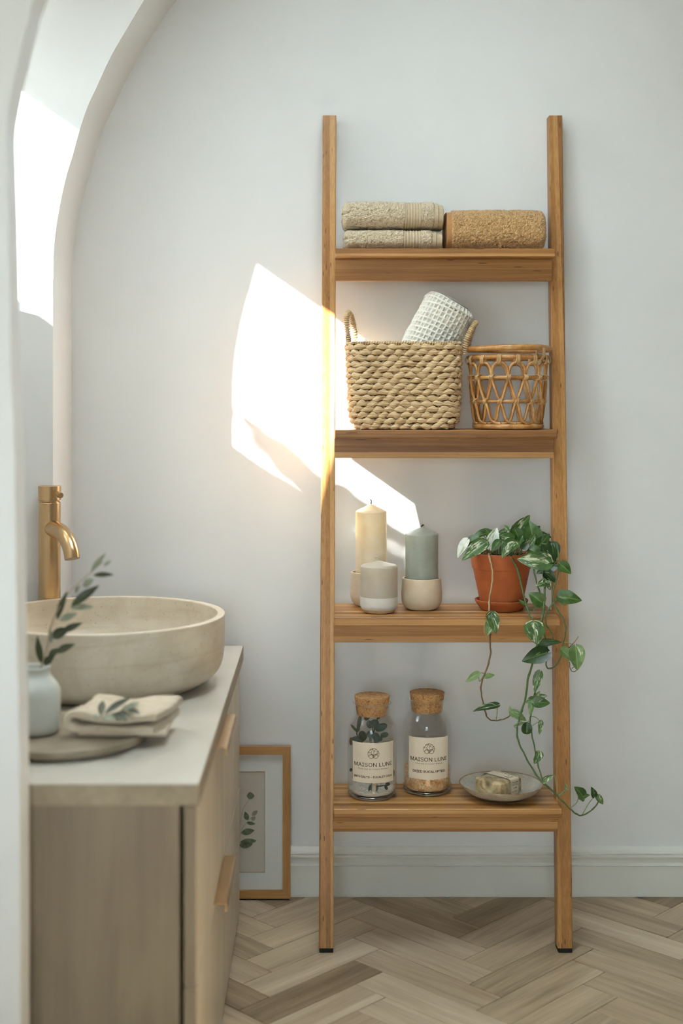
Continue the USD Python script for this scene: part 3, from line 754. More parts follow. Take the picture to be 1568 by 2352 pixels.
M['wax_cream'] = wax('wax_cream', 0, 'efd8b6', 'f3e0c4', 0, 1)
M['wax_green'] = wax('wax_green', 0, '8f958b', '999e94', 0, 1)
M['wax_taupe'] = wax('wax_taupe', 0, 'b3a998', 'bbb2a2', 0, 1)
M['wax_white'] = wax('wax_white', 0, 'd9d4ca', 'e2ddd3', 0, 1)
M['ceramic'] = mottled('stoneware_beige', 'd0bda1', 'dac9b0', 40, 0.55, bump=0.05)
M['ceramic_raw'] = mottled('stoneware_raw', 'c7a67c', 'd0b28b', 60, 0.8)
M['wick'] = plain('wick_black', '2b241c', 0.9)
M['wick_pale'] = plain('wick_pale', 'c9c0b0', 0.9)


def candle(loc, r, z0, zs, zp, m, wick, wm, label):
    t = thing('pillar_candle', label, 'candle', (loc[0], loc[1], z0))
    prof = rprof([(0, z0), (r - 0.001, z0), (r, z0 + 0.002), (r, zs - 0.003), (r - 0.004, zs), (r * 0.45, zs + (zp - zs) * 0.55), (0.004, zp), (0, zp + 0.0005)], [0, 0.001, 0.001, 0.002, 0.004, 0.012, 0.003, 0], 6)
    obj('wax', lathe(prof, (loc[0], loc[1], 0), 72), m, t, 45)
    obj('wick', tube(spline([np.array([loc[0], loc[1], zp - 0.003]) + np.array(w) for w in wick], 24), 0.0013, 8), wm, t, True)
    return t


def holder(loc, z0, r, h, label, rt=0.93):
    prof = rprof([(0, z0), (r * 0.76, z0), (r * 0.97, z0 + h * 0.20), (r, z0 + h * 0.45), (r * rt, z0 + h), (r * rt - 0.0045, z0 + h), (r * rt - 0.0050, z0 + h * 0.5), (r * 0.86, z0 + 0.011), (0, z0 + 0.0085)], [0, 0.010, 0.02, 0.03, 0.0016, 0.0016, 0.01, 0.004, 0], 8)
    t = thing('candle_holder', label, 'candle holder', (loc[0], loc[1], z0))
    obj('cup', lathe(prof, (loc[0], loc[1], 0), 80), M['ceramic'], t, 40)
    return t


z = S3 + 0.0005
cl = (PX(852, 0.118), -0.118)
holder(cl, z, 0.0525, 0.083, 'beige stoneware holder under the tall cream candle', 0.95)
candle(cl, 0.0385, z + 0.0088, PZ(1172, 0.118), PZ(1158, 0.118), M['wax_cream'], [(0, 0, 0), (0, 0, .006), (.0005, 0, .011), (-.001, 0, .0145), (-.0015, 0, .0155)], M['wick'], 'tall cream pillar candle, the tallest of the three')
cg = (PX(968, 0.176), -0.176)
holder(cg, z, 0.0495, 0.0755, 'beige stoneware holder under the grey-green candle', 0.945)
candle(cg, 0.0395, z + 0.0088, PZ(1224, 0.176), PZ(1211, 0.176), M['wax_green'], [(0, 0, 0), (0, 0, .004), (.001, 0, .0075), (.0035, 0, .0085), (.004, 0, .0065)], M['wick'], 'grey-green pillar candle in the holder nearest the potted plant')
cf = (PX(870, 0.221), -0.221)
zs_, zm = PZ(1297, 0.221), PZ(1369, 0.221)
t = thing('dipped_candle', 'short taupe candle with a white dipped lower half, in front of the tall one', 'candle', (cf[0], cf[1], z))
r = 0.0445
obj('wax', lathe(rprof([(0, zm), (r, zm), (r, zs_ - 0.003), (r - 0.004, zs_), (r * 0.45, zs_ + 0.005), (0.004, zs_ + 0.0095), (0, zs_ + 0.010)], [0, 0.0003, 0.002, 0.004, 0.012, 0.003, 0], 6), (cf[0], cf[1], 0), 72), M['wax_taupe'], t, 45)
obj('dipped_base', lathe(rprof([(0, z + 0.007), (r - 0.0035, z + 0.007), (r + 0.0006, z + 0.014), (r + 0.0006, zm), (0, zm)], [0, 0.003, 0.006, 0.0005, 0], 6), (cf[0], cf[1], 0), 72), M['wax_white'], t, 45, label='white dipped lower half')
obj('base_rim', lathe(rprof([(0, z), (r - 0.009, z), (r - 0.004, z + 0.0072), (0, z + 0.0072)], [0, 0.002, 0.001, 0], 4), (cf[0], cf[1], 0), 72), M['ceramic_raw'], t, 45)
obj('wick', tube(spline([np.array([cf[0], cf[1], zs_ + 0.008]) + np.array(w) for w in [(0, 0, 0), (0.001, 0, .004), (-.0005, 0, .008), (-.005, 0, .0105), (-.0085, 0, .0095), (-.0095, 0, .0075)]], 30), 0.0015, 8), M['wick_pale'], t, True)

# ------------------------------------------------------------------ the terracotta pot and its saucer
M['terracotta'] = mat('terracotta', {'g': ('geometry', {}), 'n': ('noise_texture', {'scale': 22.0, 'detail': 5}), 'r': ('rgb_ramp', {'ramp': [(0.3, lin('9e4f25')), (0.7, lin('b66232'))]}), 'n2': ('noise_texture', {'scale': 500.0, 'detail': 2}), 'b': ('bump', {'strength': 0.1, 'distance': 0.0006}), 'p': ('principled_bsdf', {'roughness': 0.72})},
                      [('g.position', 'n.vector'), ('n.fac', 'r.fac'), ('r.color', 'p.base_color'), ('g.position', 'n2.vector'), ('n2.fac', 'b.height'), ('b.normal', 'p.normal')])
M['soil'] = mottled('soil', '1f1812', '4a3a2a', 120, 0.95, bump=0.6, bscale=400, dist=0.004)
PC = (PX(1151, 0.180), -0.180)
obj('plant_saucer', lathe(rprof([(0, z), (0.050, z), (0.0565, z + 0.010), (0.0630, z + 0.0185), (0.0645, z + 0.0245), (0.0585, z + 0.0250), (0.053, z + 0.011), (0, z + 0.008)], [0, 0.003, 0.004, 0.003, 0.002, 0.003, 0.004, 0], 6), (PC[0], PC[1], 0), 96), M['terracotta'], None, 40, 'terracotta saucer under the plant pot', 'saucer')
pz0, pzr, pzt = z + 0.0085, PZ(1304, 0.180), PZ(1268, 0.180)
POT = thing('potted_pothos', 'trailing pothos with variegated heart leaves in a terracotta pot', 'plant', (PC[0], PC[1], pz0))
obj('pot', lathe(rprof([(0, pz0), (0.0495, pz0), (0.0685, pzr - 0.0005), (0.0705, pzr), (0.0755, pzt - 0.002), (0.0745, pzt), (0.0700, pzt), (0.0655, pzr), (0.0470, pz0 + 0.012), (0, pz0 + 0.010)], [0, 0.003, 0.001, 0.002, 0.002, 0.001, 0.002, 0.004, 0.004, 0], 6), (PC[0], PC[1], 0), 96), M['terracotta'], POT, 40)
rs = np.linspace(0, 0.0700, 16); an = np.linspace(0, 2 * np.pi, 49)
R_, A_ = np.meshgrid(rs, an, indexing='ij')
so = np.stack([PC[0] + R_ * np.cos(A_), PC[1] + R_ * np.sin(A_), np.full_like(R_, pzt - 0.007)], -1)
so[..., 2] += 0.008 * (meshkit.fbm(so * 90, 3, 4) - 0.5) + 0.004 * (1 - (R_ / 0.07) ** 2)
obj('soil', grid_mesh(so[:, ::-1]), M['soil'], POT, True)
M['perlite'] = plain('soil_grit', 'b9926a', 0.9)
rg = random.Random(8)
grit = []
for _ in range(70):
    a, q = rg.uniform(0, 6.28), 0.062 * math.sqrt(rg.random())
    m = trimesh.creation.icosphere(1, rg.uniform(0.0009, 0.0022))
    grit.append(moved(m, np.diag([1, rg.uniform(.6, 1), rg.uniform(.5, .9)]), (PC[0] + q * math.cos(a), PC[1] + q * math.sin(a), pzt - 0.0040)))
obj('grit', join(*grit), M['perlite'], POT, True, kind='stuff')

# ------------------------------------------------------------------ the lowest board: jars, dish, soap
M['glass'] = thin_glass('jar_glass', (0.996, 0.998, 0.996), 0.022)
M['glass_solid'] = mat('glass_base', {'p': ('principled_bsdf', {'base_color': (0.93, 0.97, 0.95), 'roughness': 0.02, 'transmission_weight': 1.0, 'ior': 1.45})})
M['cork'] = mat('cork', {'g': ('geometry', {}), 'v': ('voronoi_texture', {'scale': 330.0}), 'sx': ('separate_xyz', {}), 'n': ('noise_texture', {'scale': 90.0, 'detail': 4}), 'a': ('math', {'math_type': 'multiply_add', 'value2': 0.5}), 'r': ('rgb_ramp', {'ramp': [(0.22, lin('6b4424')), (0.5, lin('a37245')), (0.85, lin('c39764'))]}), 'b': ('bump', {'strength': 0.3, 'distance': 0.001}), 'p': ('principled_bsdf', {'roughness': 0.85})},
                [('g.position', 'v.vector'), ('v.color', 'sx.vector'), ('sx.x', 'a.value1'), ('g.position', 'n.vector'), ('n.fac', 'a.value3'), ('a.value', 'r.fac'), ('r.color', 'p.base_color'), ('n.fac', 'b.height'), ('b.normal', 'p.normal')])
M['label'] = mottled('label_paper', 'ddd1bd', 'e5dac8', 30, 0.8)
M['ink'] = plain('label_ink', '39322a', 0.8)
M['ink_faint'] = plain('label_ink_faint', '8d8271', 0.8)
M['ink_line'] = plain('label_rule', '5e5444', 0.8)
z4 = S4 + 0.0005


def wrap(m, c, r, th0, out):
    """Bends flat (x right, y up, z out) geometry round a jar of radius r at c, its x = 0 towards angle th0 from the camera side."""
    v, f = arr(m)
    th = v[:, 0] / r + th0
    rr = r + out + v[:, 2]
    return trimesh.Trimesh(np.c_[c[0] + rr * np.sin(th), c[1] - rr * np.cos(th), v[:, 1]], f, process=False)


def text(s, height, width, x=0.0, y=0.0, depth=0.0002, bold=False):
    m = meshkit.text_mesh(s, 0.01, depth=0.01, bold=bold)
    v = np.array(m.vertices); v[:, 0] -= (v[:, 0].min() + v[:, 0].max()) / 2
    v[:, 0] *= width / np.ptp(v[:, 0]); v[:, 1] *= height / 0.01 * 0.76; v[:, 2] *= depth / 0.01
    v += (x, y, 0)
    m = trimesh.Trimesh(v, m.faces, process=False)
    return m


def flat_poly(g, d0=0.0, d1=0.0002):
    gs = getattr(g, 'geoms', [g])
    return join(*[trimesh.creation.extrude_polygon(q, d1 - d0, engine='earcut').apply_translation((0, 0, d0)) for q in gs])


def emblem(cx, cy, R):
    """The brand mark: a round cluster of thin line petals."""
    lines = []
    circ = lambda x, y, r, a0=0, a1=6.2832, n=28: LineString([(cx + R * (x + r * math.cos(a)), cy + R * (y + r * math.sin(a))) for a in np.linspace(a0, a1, n)])
    L = lambda *p: LineString([(cx + R * x, cy + R * y) for x, y in p])
    lines += [circ(-0.42, -0.42, 0.40), circ(0.42, -0.42, 0.40), circ(-0.02, 0.02, 0.98, 0.9, 2.35), circ(-0.02, 0.02, 0.98, 2.6, 3.9), circ(0.02, 0.02, 0.98, -0.75, 0.55)]
    lines += [L((-0.95, 0.2), (-0.55, 0.75), (-0.1, 0.9), (0.1, 0.55), (0.0, -0.2), (-0.05, -0.75)), L((0.1, 0.55), (0.45, 0.85), (0.85, 0.45), (0.5, 0.35), (0.1, 0.55)), L((0.85, 0.45), (0.55, -0.05), (0.05, -0.6)),
              L((-0.85, 0.2), (-0.45, 0.25), (-0.1, -0.3)), L((-0.45, 0.25), (-0.1, 0.9)), L((0.55, -0.05), (0.95, 0.1)), L((-0.7, -0.35), (-0.3, -0.1), (-0.05, -0.75)), L((0.7, -0.3), (0.3, -0.1), (0.0, -0.75))]
    from shapely import union_all
    return flat_poly(union_all([l.buffer(R * 0.034, cap_style=2) for l in lines]))


def jar(px, d, py_lip, label, cat, name, rot, lz0, lz1, half, lines, lean=0.0):
    c = (PX(px, d), -d)
    R, rn = 0.0588, 0.0425
    zl = PZ(py_lip, d)
    t = thing(name, label, cat, (c[0], c[1], z4))
    w = 0.0022
    zsh = zl - 0.034
    outer = [(0, z4 + 0.001), (R - 0.010, z4), (R - 0.002, z4 + 0.006), (R, z4 + 0.016), (R, zsh - 0.030), (R - 0.002, zsh - 0.015), (rn + 0.006, zsh - 0.003), (rn, zsh + 0.006), (rn, zl - 0.004), (rn + 0.0025, zl - 0.001), (rn + 0.002, zl), (rn - 0.001, zl)]
    body = lathe(rprof(outer, [0, 0.006, 0.006, 0.006, 0.014, 0.014, 0.008, 0.006, 0.002, 0.001, 0.001, 0], 8), (c[0], c[1], 0), 96)
    g = obj('glass_body', body, M['glass'], t, 40)
    inner = [(rn - 0.001, zl), (rn - w, zl - 0.002), (rn - w, zsh + 0.005), (rn + 0.005 - w, zsh - 0.004), (R - 0.003 - w, zsh - 0.016), (R - w, zsh - 0.031), (R - w, z4 + 0.018), (R - 0.006, z4 + 0.0085), (0, z4 + 0.0075)]
    obj('glass_wall', lathe(rprof(inner, [0, 0.001, 0.004, 0.008, 0.014, 0.014, 0.008, 0.005, 0], 8), (c[0], c[1], 0), 96), M['glass'], g, 40)
    # the thick glass of the bottom edge
    obj('glass_foot', lathe(rprof([(R - 0.013, z4 + 0.0003), (R - 0.0075, z4 + 0.0002), (R - 0.0012, z4 + 0.0065), (R - 0.0035, z4 + 0.0085), (R - 0.009, z4 + 0.0062), (R - 0.013, z4 + 0.0003)], 0.001, 4), (c[0], c[1], 0), 96), M['glass_solid'], g, 40)
    lipc = np.linspace(0, 2 * np.pi, 81)
    obj('glass_lip', tube(np.c_[c[0] + (rn + 0.0012) * np.cos(lipc), c[1] + (rn + 0.0012) * np.sin(lipc), np.full(81, zl)], 0.0017, 10, caps=False), M['glass_solid'], g, True)
    k0, k1, k2 = zl - 0.0285, zl, zl + 0.0165
    obj('cork_stopper', lathe(rprof([(0, k0), (0.0360, k0), (0.0392, k1 - 0.002), (0.0418, k2), (0, k2)], [0, 0.002, 0.001, 0.0016, 0], 5), (c[0], c[1], 0), 72), M['cork'], t, 40)
    # paper label
    n = 41
    xs_ = np.linspace(-half, half, n)
    lab = grid_mesh(np.stack([*np.meshgrid(xs_, [lz0, lz1], indexing='ij'), np.zeros((n, 2))], -1))
    back = moved(lab); back.faces = back.faces[:, ::-1]
    lp = obj('paper_label', join(wrap(lab, c, R, rot, 0.0006), wrap(back, c, R, rot, 0.0002)), M['label'], t, True)
    m = 0.0016
    rule = Polygon([(-half + m, lz0 + m), (half - m, lz0 + m), (half - m, lz1 - m), (-half + m, lz1 - m)]).buffer(0)
    seg = rule.exterior.segmentize(0.003).buffer(0.00034)
    obj('label_border', wrap(flat_poly(seg, 0, 0.0002), c, R, rot, 0.0007), M['ink_line'], lp)
    obj('emblem', wrap(emblem(*lines[0]), c, R, rot, 0.0007), M['ink_line'], lp)
    for s, h, wd, zz, mm, bold in lines[1:]:
        tm = text(s, h, wd, 0, zz, 0.0002, bold)
        tm = trimesh.Trimesh(*trimesh.remesh.subdivide_to_size(tm.vertices, tm.faces, 0.006), process=False)
        obj('lettering', wrap(tm, c, R, rot, 0.0007), M[mm], lp)
    return t, c, R


dA, dB = 0.252, 0.214
kz = lambda py, d: CAMH - (py - VY) * (CAMD - d - 0.056) / FPX      # a height seen on a jar's front
l0, l1 = kz(1798, dA), kz(1706, dA)
JA, cA, RA = jar(854, dA, 1613, 'corked glass jar with dark eucalyptus leaves over white bath salts', 'jar', 'salt_jar', 0.02, l0, l1, 0.0555,
                 [(0.000, kz(1731, dA), 0.0128), ('MAISON LUNE', 0.0115, 0.0960, kz(1760.5, dA), 'ink', False), ('Fine Sel & Cotam Bakes', 0.0042, 0.072, kz(1767.5, dA), 'ink_faint', False), ('BATH SALTS - EUCALEY COUS', 0.0062, 0.0960, kz(1786.5, dA), 'ink', True)])
l0, l1 = kz(1790, dB), kz(1694, dB)
JB, cB, RB_ = jar(980.5, dB, 1605, 'corked glass jar filled one third with amber salt crystals', 'jar', 'salt_jar', 0.0, l0, l1, 0.0540,
                  [(0.0, kz(1720, dB), 0.0128), ('MAISON LUNE', 0.0118, 0.0930, kz(1748.5, dB), 'ink', False), ('Fine Sel & Cotam Bakes', 0.0042, 0.065, kz(1755, dB), 'ink_faint', False), ('DRIED EUCALYPTUS', 0.0072, 0.0800, kz(1774.5, dB), 'ink', True)])

M['salt_white'] = mat('salt_white', {'oi': ('object_info', {}), 'p': ('principled_bsdf', {'base_color': lin('e9e4d8'), 'roughness': 0.35})})
M['salt_amber'] = mottled('salt_amber', 'e0a868', 'f8dbb0', 70, 0.4, lo=0.35, hi=0.65)


def salt(c, R, z0, ztop, n, seed, m, parent, s0, s1):
    """Crystals heaped in a jar: chips over a solid core."""
    rg = random.Random(seed)
    chips = [lathe(rprof([(0, z0), (R - 0.008, z0), (R - 0.0055, z0 + 0.008), (R - 0.0055, max(ztop - 0.006, z0 + 0.0085)), (0, ztop - 0.002)], [0, 0.004, 0.002, 0.002, 0], 4), (c[0], c[1], 0), 40)]
    base = trimesh.creation.icosphere(0, 1.0)
    for k in range(n):
        a = rg.uniform(0, 6.283)
        if k % 2:
            q, zz = R - 0.0028, rg.uniform(z0 + 0.004, ztop)
        else:
            q = (R - 0.003) * math.sqrt(rg.random())
            zz = ztop + rg.uniform(-0.003, 0.002) - 0.004 * (q / R) ** 2
        if zz < z0 + 0.009:
            q = min(q, R - 0.0065)
        s = rg.uniform(s0, s1)
        T = trimesh.transformations.random_rotation_matrix(np.array([rg.random(), rg.random(), rg.random()]))[:3, :3]
        chips.append(moved(base, T @ np.diag([s, s * rg.uniform(.6, .9), s * rg.uniform(.5, .8)]), (c[0] + (q - s * 0.5) * math.cos(a), c[1] + (q - s * 0.5) * math.sin(a), zz)))
    obj('salt', join(*chips), m, parent, kind='stuff')


salt(cA, RA - 0.002, z4 + 0.0080, z4 + 0.018, 800, 3, M['salt_white'], JA, 0.0015, 0.0034)
salt(cB, RB_ - 0.002, z4 + 0.0080, z4 + 0.057, 1700, 4, M['salt_amber'], JB, 0.0022, 0.0046)

# eucalyptus in the left jar
M['eucalyptus'] = leaf_mat('eucalyptus_leaf', '26352a', '46584a', '5f7161', rough=0.5)
eu = thing('eucalyptus_sprig', 'dark green eucalyptus sprig standing inside the left-hand corked jar', 'sprig', (cA[0], cA[1], z4 + 0.02))
M['eu_stem'] = plain('eucalyptus_stem', '3d4436', 0.7)
E = lambda x, y, dz=0.0: P(x, y, dA + dz)
for pth in [[(826, 1644, 0), (822, 1665, .01), (819, 1685, .012), (830, 1710, 0), (850, 1790, -.01), (857, 1815, -.01)], [(868, 1644, 0), (862, 1668, .006), (857, 1690, .006), (855, 1760, 0), (855, 1818, 0)], [(854, 1660, 0), (857, 1690, .006)], [(866, 1806, .02), (878, 1805, .022), (892, 1800, .02)]]:
    obj('stem', tube(spline([E(*p) for p in pth], 26), 0.0013, 8), M['eu_stem'], eu, True)
for bx, by, tx, ty, w, d0 in [(846, 1652, 838, 1644, 14, .01), (868, 1641, 868, 1652, 9, .01), (822, 1678, 828, 1640, 9, .015), (819, 1680, 805, 1664, 6, .01), (818, 1682, 826, 1672, 6, .012), (856, 1672, 862, 1652, 22, .015), (862, 1676, 889, 1665, 17, .02), (852, 1672, 845, 1655, 15, .012),
                              (838, 1700, 826, 1680, 19, .02), (836, 1698, 803, 1702, 18, .012), (806, 1694, 806, 1712, 8, .01), (856, 1684, 842, 1690, 16, .02), (858, 1684, 868, 1706, 20, .024), (852, 1690, 862, 1710, 18, .022), (874, 1690, 892, 1686, 12, .02), (876, 1692, 872, 1702, 8, .018), (862, 1802, 850, 1822, 22, .025), (854, 1808, 845, 1822, 8, .022), (884, 1803, 896, 1800, 8, .02), (884, 1804, 889, 1814, 7, .02), (808, 1765, 804, 1772, 7, .01), (904, 1768, 903, 1784, 5, .01), (860, 1664, 850, 1668, 14, .018)]:
    m, uv = leaf_mesh(E(bx, by, d0), E(tx, ty, d0 + 0.006), w * 0.00103, np.array([0.25 * math.sin(bx), -1, 0.4]), 0.15, 0.1, 'round')
    obj('leaf', m, M['eucalyptus'], eu, True, uv=uv)

# the speckled dish and the soap
M['dish'] = mat('speckled_glaze', {'g': ('geometry', {}), 'n': ('noise_texture', {'scale': 18.0, 'detail': 5}), 'r': ('rgb_ramp', {'ramp': [(0.35, lin('a49c8b')), (0.65, lin('c0bbae'))]}), 'v': ('noise_texture', {'scale': 420.0, 'detail': 2}), 'r2': ('rgb_ramp', {'ramp': [(0.30, (0.30, 0.20, 0.12)), (0.36, (1, 1, 1))]}), 'x': ('mix', {'mix_type': 'multiply', 'fac': 0.85}), 'p': ('principled_bsdf', {'roughness': 0.18})},
                [('g.position', 'n.vector'), ('n.fac', 'r.fac'), ('g.position', 'v.vector'), ('v.fac', 'r2.fac'), ('r.color', 'x.color1'), ('r2.color', 'x.color2'), ('x.color', 'p.base_color')])
M['dish_rim'] = mottled('rim_glaze', '75603f', 'a08b66', 60, 0.3)
M['dish_raw'] = mottled('dish_clay', '5a4632', '6f573e', 60, 0.9)
DC = (PX(1150, 0.262), -0.262)
dish = thing('speckled_dish', 'shallow grey speckled stoneware dish on the lowest board', 'dish', (DC[0], DC[1], z4))
obj('bowl', lathe(rprof([(0, z4 + 0.004), (0.060, z4 + 0.004), (0.082, z4 + 0.012), (0.0965, z4 + 0.028), (0.0975, z4 + 0.0305), (0.0945, z4 + 0.0308), (0.076, z4 + 0.0155), (0.055, z4 + 0.009), (0, z4 + 0.008)], [0, 0.01, 0.015, 0.002, 0.001, 0.002, 0.012, 0.012, 0], 7), (DC[0], DC[1], 0), 96), M['dish'], dish, 40)
obj('rim', lathe(rprof([(0.0960, z4 + 0.0285), (0.0982, z4 + 0.0300), (0.0966, z4 + 0.0318), (0.0940, z4 + 0.0305), (0.0960, z4 + 0.0285)], 0.0008, 4), (DC[0], DC[1], 0), 96), M['dish_rim'], dish, 60)
obj('foot_ring', lathe(rprof([(0, z4), (0.060, z4), (0.064, z4 + 0.0045), (0, z4 + 0.0045)], [0, 0.001, 0.001, 0], 3), (DC[0], DC[1], 0), 72), M['dish_raw'], dish, 40)

M['soap'] = mat('marbled_soap', {'g': ('geometry', {}), 'n': ('noise_texture', {'scale': 24.0, 'detail': 5, 'distortion': 1.6}), 'r': ('rgb_ramp', {'ramp': [(0.30, lin('5d5a42')), (0.45, lin('a4936f')), (0.58, lin('cdb78d')), (0.72, lin('ddd0b2'))]}), 'n2': ('noise_texture', {'scale': 160.0, 'detail': 3}), 'b': ('bump', {'strength': 0.25, 'distance': 0.001}), 'p': ('principled_bsdf', {'roughness': 0.38, 'subsurface_weight': 0.25, 'subsurface_scale': 0.006})},
                [('g.position', 'n.vector'), ('n.fac', 'r.fac'), ('r.color', 'p.base_color'), ('g.position', 'n2.vector'), ('n2.fac', 'b.height'), ('b.normal', 'p.normal')])
so_c = np.array([PX(1144, 0.265), -0.265, z4 + 0.0092])
soap = thing('soap_bar', 'marbled green and beige soap bar with a paper band, lying in the speckled dish', 'soap', so_c)
ang = math.radians(43)
Rz = np.array([[math.cos(ang), -math.sin(ang), 0], [math.sin(ang), math.cos(ang), 0], [0, 0, 1]])
la, lb, lh = 0.084, 0.076, 0.0370             # along local x (the face at the right) and local y (the face at the left)
bar = cbox(-la / 2, la / 2, -lb / 2, lb / 2, 0, lh, 0.005)
bar = trimesh.Trimesh(*trimesh.remesh.subdivide_to_size(bar.vertices, bar.faces, 0.004), process=False)
bv = np.array(bar.vertices); bv += (meshkit.fbm(bv * 120, 3, 2)[:, None] - 0.5) * 0.0022 * np.sign(bv - [0, 0, lh / 2]); bv[:, 2] = np.maximum(bv[:, 2], 0)
obj('bar', moved(trimesh.Trimesh(bv, bar.faces, process=False), Rz, so_c), M['soap'], soap, 40)
M['band'] = plain('band_paper', 'd6c9b2', 0.85)
bx0, bx1 = -0.004, 0.028
o_ = 0.0016
loop = rprof([(-lb / 2 - o_, 0.012), (-lb / 2 - o_, 0.0), (-lb / 2 - o_, lh + o_), (lb / 2 + o_, lh + o_), (lb / 2 + o_, 0.0005)], [0, 0, 0.006, 0.006, 0], 8)[1:]
bnd = np.stack([np.stack([np.full(len(loop), x), loop[:, 0], loop[:, 1]], -1) for x in (bx0, bx1)], 1)
bo = grid_mesh(bnd); bi = moved(bo); bi.faces = bi.faces[:, ::-1]
bi = moved(bi, np.diag([1, 0.992, 0.992]))
bp_ = obj('paper_band', moved(join(bo, bi), Rz, so_c), M['band'], soap, label='cream paper band with fine print')
rp = random.Random(6)


def print_line(h, wd, y):
    """A line of print too fine to read: a row of short strokes."""
    ms, x = [], (bx0 + bx1) / 2 - wd / 2
    while x < (bx0 + bx1) / 2 + wd / 2:
        w = rp.uniform(0.3, 0.9) * h
        if rp.random() < 0.82:
            ms.append((x, x + w, y, y + h * rp.uniform(0.6, 1.0)))
        x += w + 0.25 * h
    return ms


front = [r for h, wd, y in [(0.0016, 0.022, lh - 0.008), (0.0012, 0.020, lh - 0.0112), (0.0012, 0.021, lh - 0.0142), (0.0026, 0.009, lh - 0.0215), (0.0012, 0.017, lh - 0.029)] for r in print_line(h, wd, y)]
obj('fine_print', moved(join(*[cbox(a, b, -lb / 2 - o_ - 0.0003, -lb / 2 - o_, c, d) for a, b, c, d in front]), Rz, so_c), M['ink_line'], bp_)
over = [r for h, wd, y in [(0.0030, 0.021, -0.018), (0.0018, 0.022, -0.0245), (0.0016, 0.018, -0.0295)] for r in print_line(h, wd, y)]
obj('fine_print', moved(join(*[cbox(a, b, c, d, lh + o_, lh + o_ + 0.0003) for a, b, c, d in over]), Rz, so_c), M['ink_line'], bp_)
for k in (0, 1):
    xk = (bx0 + 0.0012, bx1 - 0.0018)[k]
    obj('band_rule', moved(join(cbox(xk, xk + 0.0006, -lb / 2 - o_ - 0.0003, -lb / 2 - o_, 0.003, lh - 0.004), cbox(xk, xk + 0.0006, -lb / 2 + 0.004, lb / 2 - 0.004, lh + o_, lh + o_ + 0.0003)), Rz, so_c), M['ink_line'], bp_)
# ------------------------------------------------------------------ the top board: folded towels
def terry(name, c1, c2):
    """Looped pile: a tuft per cell, slightly disordered."""
    return mat(name, {'g': ('geometry', {}), 'd': ('noise_texture', {'scale': 160.0, 'detail': 1}), 'dv': ('vector_math', {'math_type': 'scale', 'scale': 0.005}), 'ad': ('vector_math', {'math_type': 'add'}),
                      'v': ('voronoi_texture', {'scale': 300.0, 'feature': 'smooth_f1', 'smoothness': 0.35, 'randomness': 1.0}), 'sx': ('separate_xyz', {}), 'n0': ('noise_texture', {'scale': 500.0, 'detail': 3}),
                      'a': ('math', {'math_type': 'multiply_add', 'value2': 0.5}), 'r': ('rgb_ramp', {'ramp': [(0.30, lin(c1)), (1.0, lin(c2))]}),
                      'iv': ('math', {'math_type': 'multiply_add', 'value2': -1.0, 'value3': 1.0}), 'h': ('math', {'math_type': 'multiply_add', 'value2': 0.35}),
                      'b': ('bump', {'strength': 1.0, 'distance': 0.0035}), 'p': ('principled_bsdf', {'roughness': 0.95, 'sheen_weight': 0.3, 'sheen_roughness': 0.5, 'specular_ior_level': 0.1})},
               [('g.position', 'd.vector'), ('d.color', 'dv.vector1'), ('g.position', 'ad.vector1'), ('dv.vector', 'ad.vector2'), ('ad.vector', 'v.vector'), ('v.color', 'sx.vector'), ('g.position', 'n0.vector'),
                ('sx.x', 'a.value1'), ('n0.fac', 'a.value3'), ('a.value', 'r.fac'), ('r.color', 'p.base_color'), ('v.distance', 'iv.value1'), ('n0.fac', 'h.value1'), ('iv.value', 'h.value3'), ('h.value', 'b.height'), ('b.normal', 'p.normal')])


M['terry_beige'] = terry('terry_beige', 'c0aa88', 'e2d2b7')
M['terry_brown'] = terry('terry_brown', 'ab804d', 'd8b07c')
M['weave_beige'] = mottled('flat_weave_beige', 'bba98c', 'c9b99c', 120, 0.9, bump=0.3, bscale=1500, dist=0.0006)
M['weave_brown'] = mottled('flat_weave_brown', 'a87a4c', 'b98b5c', 120, 0.9, bump=0.3, bscale=1500, dist=0.0006)


